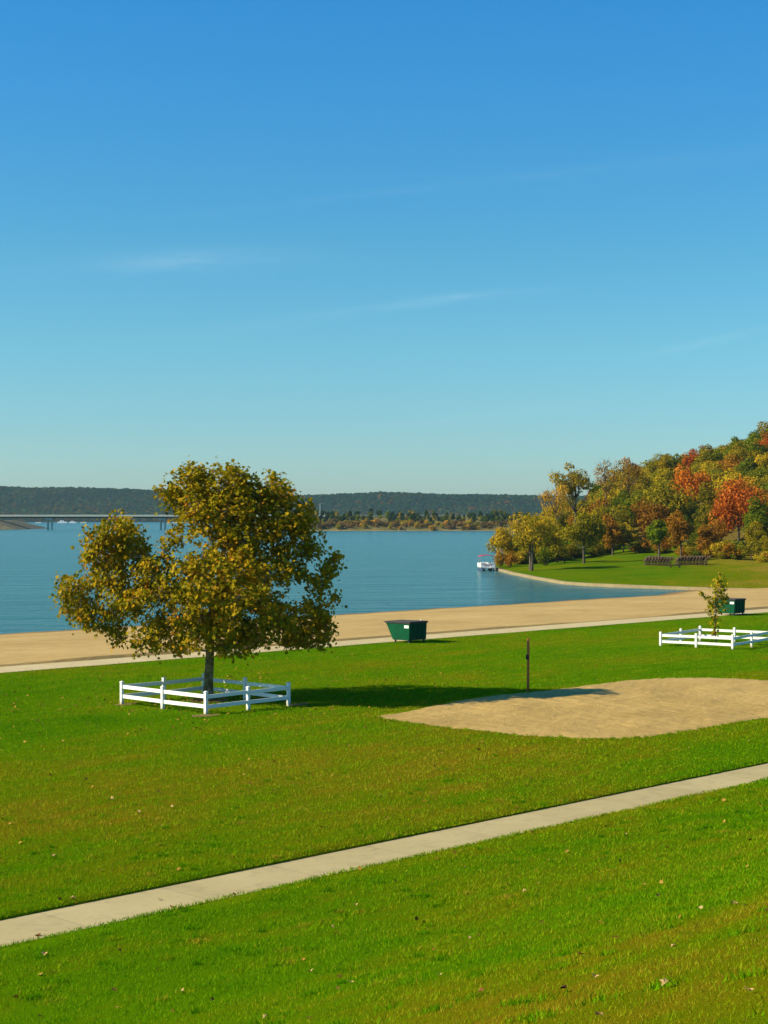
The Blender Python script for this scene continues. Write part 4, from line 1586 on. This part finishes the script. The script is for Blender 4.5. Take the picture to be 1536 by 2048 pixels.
# far wooded ridge
def far_h(x):
    px = CX + F * x / 3450.0
    py = np.interp(px, [-300, -60, 0, 60, 150, 250, 330, 420, 540, 620, 700, 760, 830, 900, 980, 1090, 1250, 1800],
                   [975, 970, 969, 972, 971, 974, 979, 984, 988, 986, 983, 980, 982, 985, 985, 988, 990, 980])
    return CAM_Z + (HY - py) / F * 3450.0 - 13.0


def far_z(x, y):
    front = 3075 + 60 * fbm(x, x * 0, 71, 900, 3)
    d = (y - front) / 380.0
    und = 0.86 + 0.14 * fbm(x, y, 72, 420, 3)
    return np.where(d < 0, -3.0, WATER + 0.5 + far_h(x) * smooth01(d) * (1 - (1 - und) * smooth01((1.0 - d) / 0.5))) - np.where(d > 1.5, (d - 1.5) * 30, 0)


def ridge_mat():
    m_, t, out = mat('far_slope')
    c = t.n('ShaderNodeTexCoord').outputs['Object']
    col = t.mix(t.noise(c, 0.01, 4), (0.02, 0.032, 0.010), (0.05, 0.042, 0.012))
    principled(t, out, col, 0.95, 0, None, 0.1)
    return m_


M['far_slope'] = ridge_mat()
ridge_sheet('far_hills', np.arange(-1150, 1150, 16.0), np.arange(3000, 3750, 16.0), far_z, M['far_slope'])
FAR_FOL = leaf_mat('far_leaves', [(0.008, 0.042, 0.010), (0.016, 0.070, 0.012), (0.055, 0.075, 0.006), (0.16, 0.075, 0.008), (0.22, 0.055, 0.010)], 0.2)


def far_wood():
    r_ = np.random.default_rng(77)
    n = 15000
    x = r_.uniform(-1000, 1000, n)
    y = r_.uniform(3020, 3560, n)
    z = far_z(x, y)
    k = (z > -0.4) & (np.abs(x) < 0.25 * y + 20)
    x, y, z = x[k], y[k], z[k]
    n = len(x)
    per = 24
    R_ = r_.uniform(3.6, 6.6, n)
    H_ = r_.uniform(9, 15, n)
    d = rand_dirs(n * per, r_)
    d[:, 2] = np.abs(d[:, 2]) * 1.3 - 0.45
    cc = np.repeat(np.stack([x, y, z + H_ * 0.42], -1), per, 0)
    pos = cc + d * np.repeat(R_, per)[:, None] * np.array([1, 1, 0.9]) * r_.uniform(0.75, 1.05, (n * per, 1))
    nrm = d + 0.35 * r_.standard_normal(d.shape)
    V, Fq = leaf_cloud(pos, nrm, np.repeat(R_, per) * r_.uniform(0.55, 0.95, n * per), r_)
    low = 1 - smooth01((z - 2) / 34)
    base = 0.25 + 0.26 * fbm(x, y, 78, 200, 3) + 0.24 * low + 0.16 * low * smooth01((-x - 150) / 350)
    tt = base + r_.normal(0, 0.16, n) + np.where(r_.uniform(0, 1, n) < 0.08, 0.45, 0)
    tn = np.clip(np.repeat(tt, per) + r_.normal(0, 0.06, n * per), 0, 1)
    ob = link('far_wood', np_mesh('far_wood', V, Fq, FAR_FOL, tint=np.repeat(tn, 4)))
    tag(ob, 'distant autumn wood covering the low hills beyond the lake', 'wood', kind='stuff')


far_wood()

# trees and bushes along the causeway, each a thing
CEDAR, BUSH = [], []
for i in range(4):
    cm, cs = crown_mesh(400 + i, 6.0, 2.2, 0.4, 9, 260, 1.1, 'cone')
    CEDAR.append((cm, trunk_mesh(410 + i, 6.0, 1, cs[:5], 0.12), 6.0, 2.2))
for i in range(4):
    cm, cs = crown_mesh(420 + i, 4.2, 3.0, 0.2, 9, 260, 1.0, 'round')
    BUSH.append((cm, trunk_mesh(430 + i, 4.2, 0.6, cs[:5], 0.1), 4.2, 3.0))
FOL['cedar'] = leaf_mat('cedar_needles', [(0.010, 0.030, 0.010), (0.022, 0.055, 0.012), (0.045, 0.075, 0.012)], 0.1)
FOL['rust'] = leaf_mat('rust_leaves', [(0.085, 0.060, 0.015), (0.15, 0.095, 0.02), (0.22, 0.125, 0.03)], 0.2)
for i in range(285):
    x = rnd.uniform(-66, 108)
    y = CW0 + rnd.uniform(50, 140) + 0.25 * max(0, -x - 25)
    sc = rnd.uniform(0.4, 1.0)
    cl = rnd.choice(['cedar', 'cedar', 'green', 'olive'])
    nm = 'olive green' if cl == 'olive' else 'dark green'
    plant('small_tree', rnd.choice(CEDAR), x, y, sc * 1.2, cl, 'small %s tree on the upper part of the far causeway' % nm, 'tree',
          'small %s trees on the far causeway' % nm, z=float(cause_z(np.array(x), np.array(y))))
for i in range(285):
    x = rnd.uniform(-70, 108)
    y = CW0 + rnd.uniform(3, 55) + 0.25 * max(0, -x - 25)
    if 14 < x < 20: y += 18
    sc = rnd.uniform(0.45, 1.0)
    cl = rnd.choice(['rust', 'rust', 'olive', 'bare'])
    nm = {'rust': 'rusty brown', 'olive': 'olive green', 'bare': 'pale tan'}[cl]
    plant('bush', rnd.choice(BUSH), x, y, sc, cl, '%s bush along the waterline of the far causeway' % nm, 'bush',
          '%s bushes on the far causeway' % nm, z=float(cause_z(np.array(x), np.array(y))))

# road guard rail on the causeway and a tall pole beside it
root = empty('guard_rail', ((860 - CX) / F * 1185, 1185, 8.6))
tag(root, 'pale road guard rail running along the top of the far causeway', 'guard rail')
mb = MB(); mb.box((20, 0, 0.75), (260, 0.25, 0.5)); mb.build('rail', M['boat_metal'], root)
mb = MB()
for k in range(44): mb.box((-108 + 6 * k, 0.2, 0.3), (0.2, 0.14, 0.9))
mb.build('post_row', M['dark_steel'], root)
px_ = (640 - CX) / F * 1165
root = empty('lamp_post', (px_, 1165, float(cause_z(np.array(px_), np.array(1165.0)))))
tag(root, 'tall thin pale lamp post on the causeway right of the big tree', 'lamp post')
mb = MB(); mb.tube([(0, 0, -0.5), (0, 0, 11.5)], [0.28, 0.2], 8); mb.build('pole', M['boat_metal'], root)
mb = MB(); mb.beam((0, 0, 11.4), (1.9, 0, 11.7), 0.16, 0.16); mb.box((1.9, 0, 11.6), (0.8, 0.35, 0.2)); mb.build('lamp_arm', M['boat_metal'], root)


# small moored boats seen under the bridge
def far_boat(px, D, L, label, cab):
    x = (px - CX) / F * D
    root = empty('moored_boat', (x, D, WATER), 0)
    tag(root, label, 'boat', 'white boats moored beyond the bridge')
    h = MB()
    prof = [(-0.5, -0.05), (0.38, -0.05), (0.52, 0.16), (-0.52, 0.13)]
    h.prism([(a * L, b * L) for a, b in prof], -L * 0.15, L * 0.15)
    h.build('hull', M['boat_white'], root, bev=0.1)
    if cab:
        c_ = MB(); c_.prism([(-0.28 * L, 0.13 * L), (0.18 * L, 0.14 * L), (0.08 * L, 0.30 * L), (-0.24 * L, 0.29 * L)], -L * 0.11, L * 0.11)
        c_.build('cabin', M['boat_white'], root, bev=0.1)
        c_ = MB(); c_.box((-0.06 * L, -L * 0.113, 0.22 * L), (0.22 * L, 0.05, 0.05 * L)); c_.build('window', M['boat_blue'], root)


for px, D, L, lab, cab in [(77, 2500, 9, 'small low white boat leftmost beyond the bridge', False), (125, 2480, 15, 'largest white cabin boat moored beyond the bridge', True),
                           (146, 2470, 12, 'white cabin boat just right of the largest moored boat', True), (167, 2520, 9, 'small open white boat right of the two cabin boats', False),
                           (352, 2450, 11, 'lone white boat beyond the right hand bridge pier', False)]:
    far_boat(px, D, L, lab, cab)

# a little foam where the wavelets meet the sand
def foam():
    r_ = np.random.default_rng(3)
    V, Fq = [], []
    t_ = np.arange(-20, 150, 0.5)
    segs = [(88, 122, 1266.6)]
    for a, b, py in segs:
        for k in range(26):
            f = k / 25
            px = a + (b - a) * f
            pyy = py + (-1.0 * (px - a) * 0.045) + r_.normal(0, 0.25)
            p_ = at(px, pyy, WATER + 0.03)
            wd = r_.uniform(0.05, 0.22) * math.sin(math.pi * min(max(f, 0.08), 0.92))
            o_ = len(V)
            ln = r_.uniform(0.3, 0.7)
            for j in range(8):
                an = 2 * math.pi * j / 8
                e = DV * math.cos(an) * ln + NV * math.sin(an) * wd
                V.append((p_.x + e[0], p_.y + e[1], p_.z))
            V.append((p_.x, p_.y, p_.z + 0.05))
            Fq += [(o_ + j, o_ + (j + 1) % 8, o_ + 8) for j in range(8)]
    ob = link('foam', np_mesh('foam', V, Fq, M['paper_white'], smooth=True))
    tag(ob, 'thin white foam of small waves breaking along the beach', 'foam', kind='stuff')


foam()

# ------------------------------------------------------------------ fallen leaves
FALL = [plain('tan_leaf', (0.36, 0.22, 0.08), (0.50, 0.34, 0.14), 20, 0.95, spec=0.0), plain('brown_leaf', (0.13, 0.06, 0.02), (0.22, 0.10, 0.03), 20, 0.95, spec=0.0),
        plain('pale_leaf', (0.34, 0.24, 0.09), (0.44, 0.32, 0.13), 20, 0.95, spec=0.0), plain('dark_leaf', (0.035, 0.02, 0.012), (0.08, 0.04, 0.02), 20, 0.95, spec=0.0)]
LN = ['tan', 'brown', 'pale', 'dark']


def curled():
    me_ = bpy.data.meshes.new('fallen_leaf')
    vs = [(0, 0, 0.02)] + [(x * 1.1, y - 0.5, abs(x) * 0.55 + 0.12 * math.sin(5 * y)) for x, y, _ in LEAF_LOBED]
    k = len(LEAF_LOBED)
    fs = [(0, i + 1, (i + 1) % k + 1) for i in range(k)]
    me_.from_pydata(vs, [], fs)
    me_.materials.append(FALL[0])
    return me_


leaf_me = curled()
spots = [(1466, 1812, 0.20, 2), (1330, 1976, 0.19, 2), (1397, 1822, 0.20, 2), (1160, 1915, 0.15, 1), (700, 1969, 0.18, 0), (1345, 1900, 0.13, 0), (1490, 1817, 0.15, 0), (665, 1858, 0.17, 0),
         (1048, 1786, 0.16, 2), (1250, 1672, 0.16, 0), (1066, 1668, 0.20, 1), (345, 1820, 0.20, 1), (90, 1912, 0.20, 0), (620, 1948, 0.18, 0), (712, 1813, 0.14, 0), (365, 1986, 0.14, 2), (425, 2005, 0.14, 3),
         (530, 2040, 0.15, 2), (470, 1795, 0.2, 3), (320, 1805, 0.14, 3), (75, 1877, 0.22, 1), (225, 1600, 0.24, 0), (317, 1587, 0.2, 0), (342, 1616, 0.22, 0), (278, 1627, 0.2, 0), (547, 1585, 0.2, 3),
         (106, 1715, 0.22, 0), (145, 1800, 0.22, 0), (122, 1803, 0.18, 3), (960, 1990, 0.15, 1), (1125, 1985, 0.17, 3), (1200, 2040, 0.14, 0), (1495, 1990, 0.14, 0), (1315, 1795, 0.14, 3),
         (930, 1738, 0.13, 0), (880, 1955, 0.13, 2), (1190, 1960, 0.14, 0), (1410, 1660, 0.16, 3), (240, 1905, 0.14, 3), (940, 1880, 0.12, 2)]
for i, (px, py, sz, c) in enumerate(spots):
    # march along the view ray down to the lawn
    lo, hi = 6.0, 80.0
    for _ in range(40):
        D = (lo + hi) / 2
        x = (px - CX) / F * D
        zr = CAM_Z - (py - HY) / F * D
        t_, s_ = ts((x, D))
        if zr > float(lawn_z(t_, s_)): lo = D
        else: hi = D
    onpath = S0 < s_ < S1
    z = -0.03 if onpath else float(lawn_z(t_, s_)) + 0.045
    ob = link('fallen_leaf', leaf_me)
    ob.location = (x, D, z)
    sz *= 0.55
    ob.scale = (sz, sz, sz)
    ob.rotation_euler = (rnd.uniform(-0.4, 0.4), rnd.uniform(-0.4, 0.4), rnd.uniform(0, 6.28))
    ob.material_slots[0].link = 'OBJECT'
    ob.material_slots[0].material = FALL[c]
    where = 'on the concrete pavement' if onpath else ('on the grass beyond the pavement' if s_ > S1 else 'on the near grass bank')
    tag(ob, '%s curled leaf lying %s' % (LN[c], where), 'leaf', '%s leaves %s' % (LN[c], where))


def leaf_litter():
    r_ = np.random.default_rng(13)
    n = 1500
    # thick near the plane tree, thin elsewhere
    bt, bs = ts(tree_base)
    a = r_.uniform(0, 2 * np.pi, n)
    rr = np.abs(r_.normal(0, 13, n))
    t_ = np.concatenate([bt + np.cos(a) * rr, r_.uniform(-30, 60, 900)])
    s_ = np.concatenate([bs + np.sin(a) * rr, r_.uniform(8, 66, 900)])
    ok = (s_ < B0 - 0.5) & ~((s_ > S0 - 0.1) & (s_ < S1 + 0.1)) & (s_ > 8)
    ok &= ~in_poly(court_poly[::7], t_, s_)
    t_, s_ = t_[ok], s_[ok]
    z = lawn_z(t_, s_) + r_.uniform(0.02, 0.06, len(t_))
    nrm = r_.standard_normal((len(t_), 3)) * 0.5 + np.array([0, 0, 1])
    V, Fq = leaf_cloud(np.stack([t_, s_, z], -1), nrm, r_.uniform(0.05, 0.12, len(t_)), r_, LEAF_LOBED, LEAF_LOBED_F)
    ob = link('leaf_litter', np_mesh('leaf_litter', V, Fq, leaf_mat('litter', [(0.10, 0.05, 0.010), (0.24, 0.14, 0.02), (0.34, 0.21, 0.04)], 0.1), tint=np.repeat(r_.uniform(0, 1, len(t_)), 10)))
    ob.rotation_euler = (0, 0, ROT)
    tag(ob, 'small fallen autumn leaves scattered over the lawn', 'leaves', kind='stuff')


leaf_litter()

# ------------------------------------------------------------------ autumn haze over the lake
mh, t, out = mat('haze')
pv = t.n('ShaderNodeVolumePrincipled', None, Color=(0.50, 0.80, 0.95), Density=0.00005, Anisotropy=0.2)
t.nt.links.new(pv.outputs[0], out.inputs['Volume'])
mb = MB()
mb.box((0, 1850, 44), (3200, 4300, 100))
o = mb.build('haze', mh)
tag(o, 'thin bluish haze in the air over the lake', 'haze', kind='stuff')
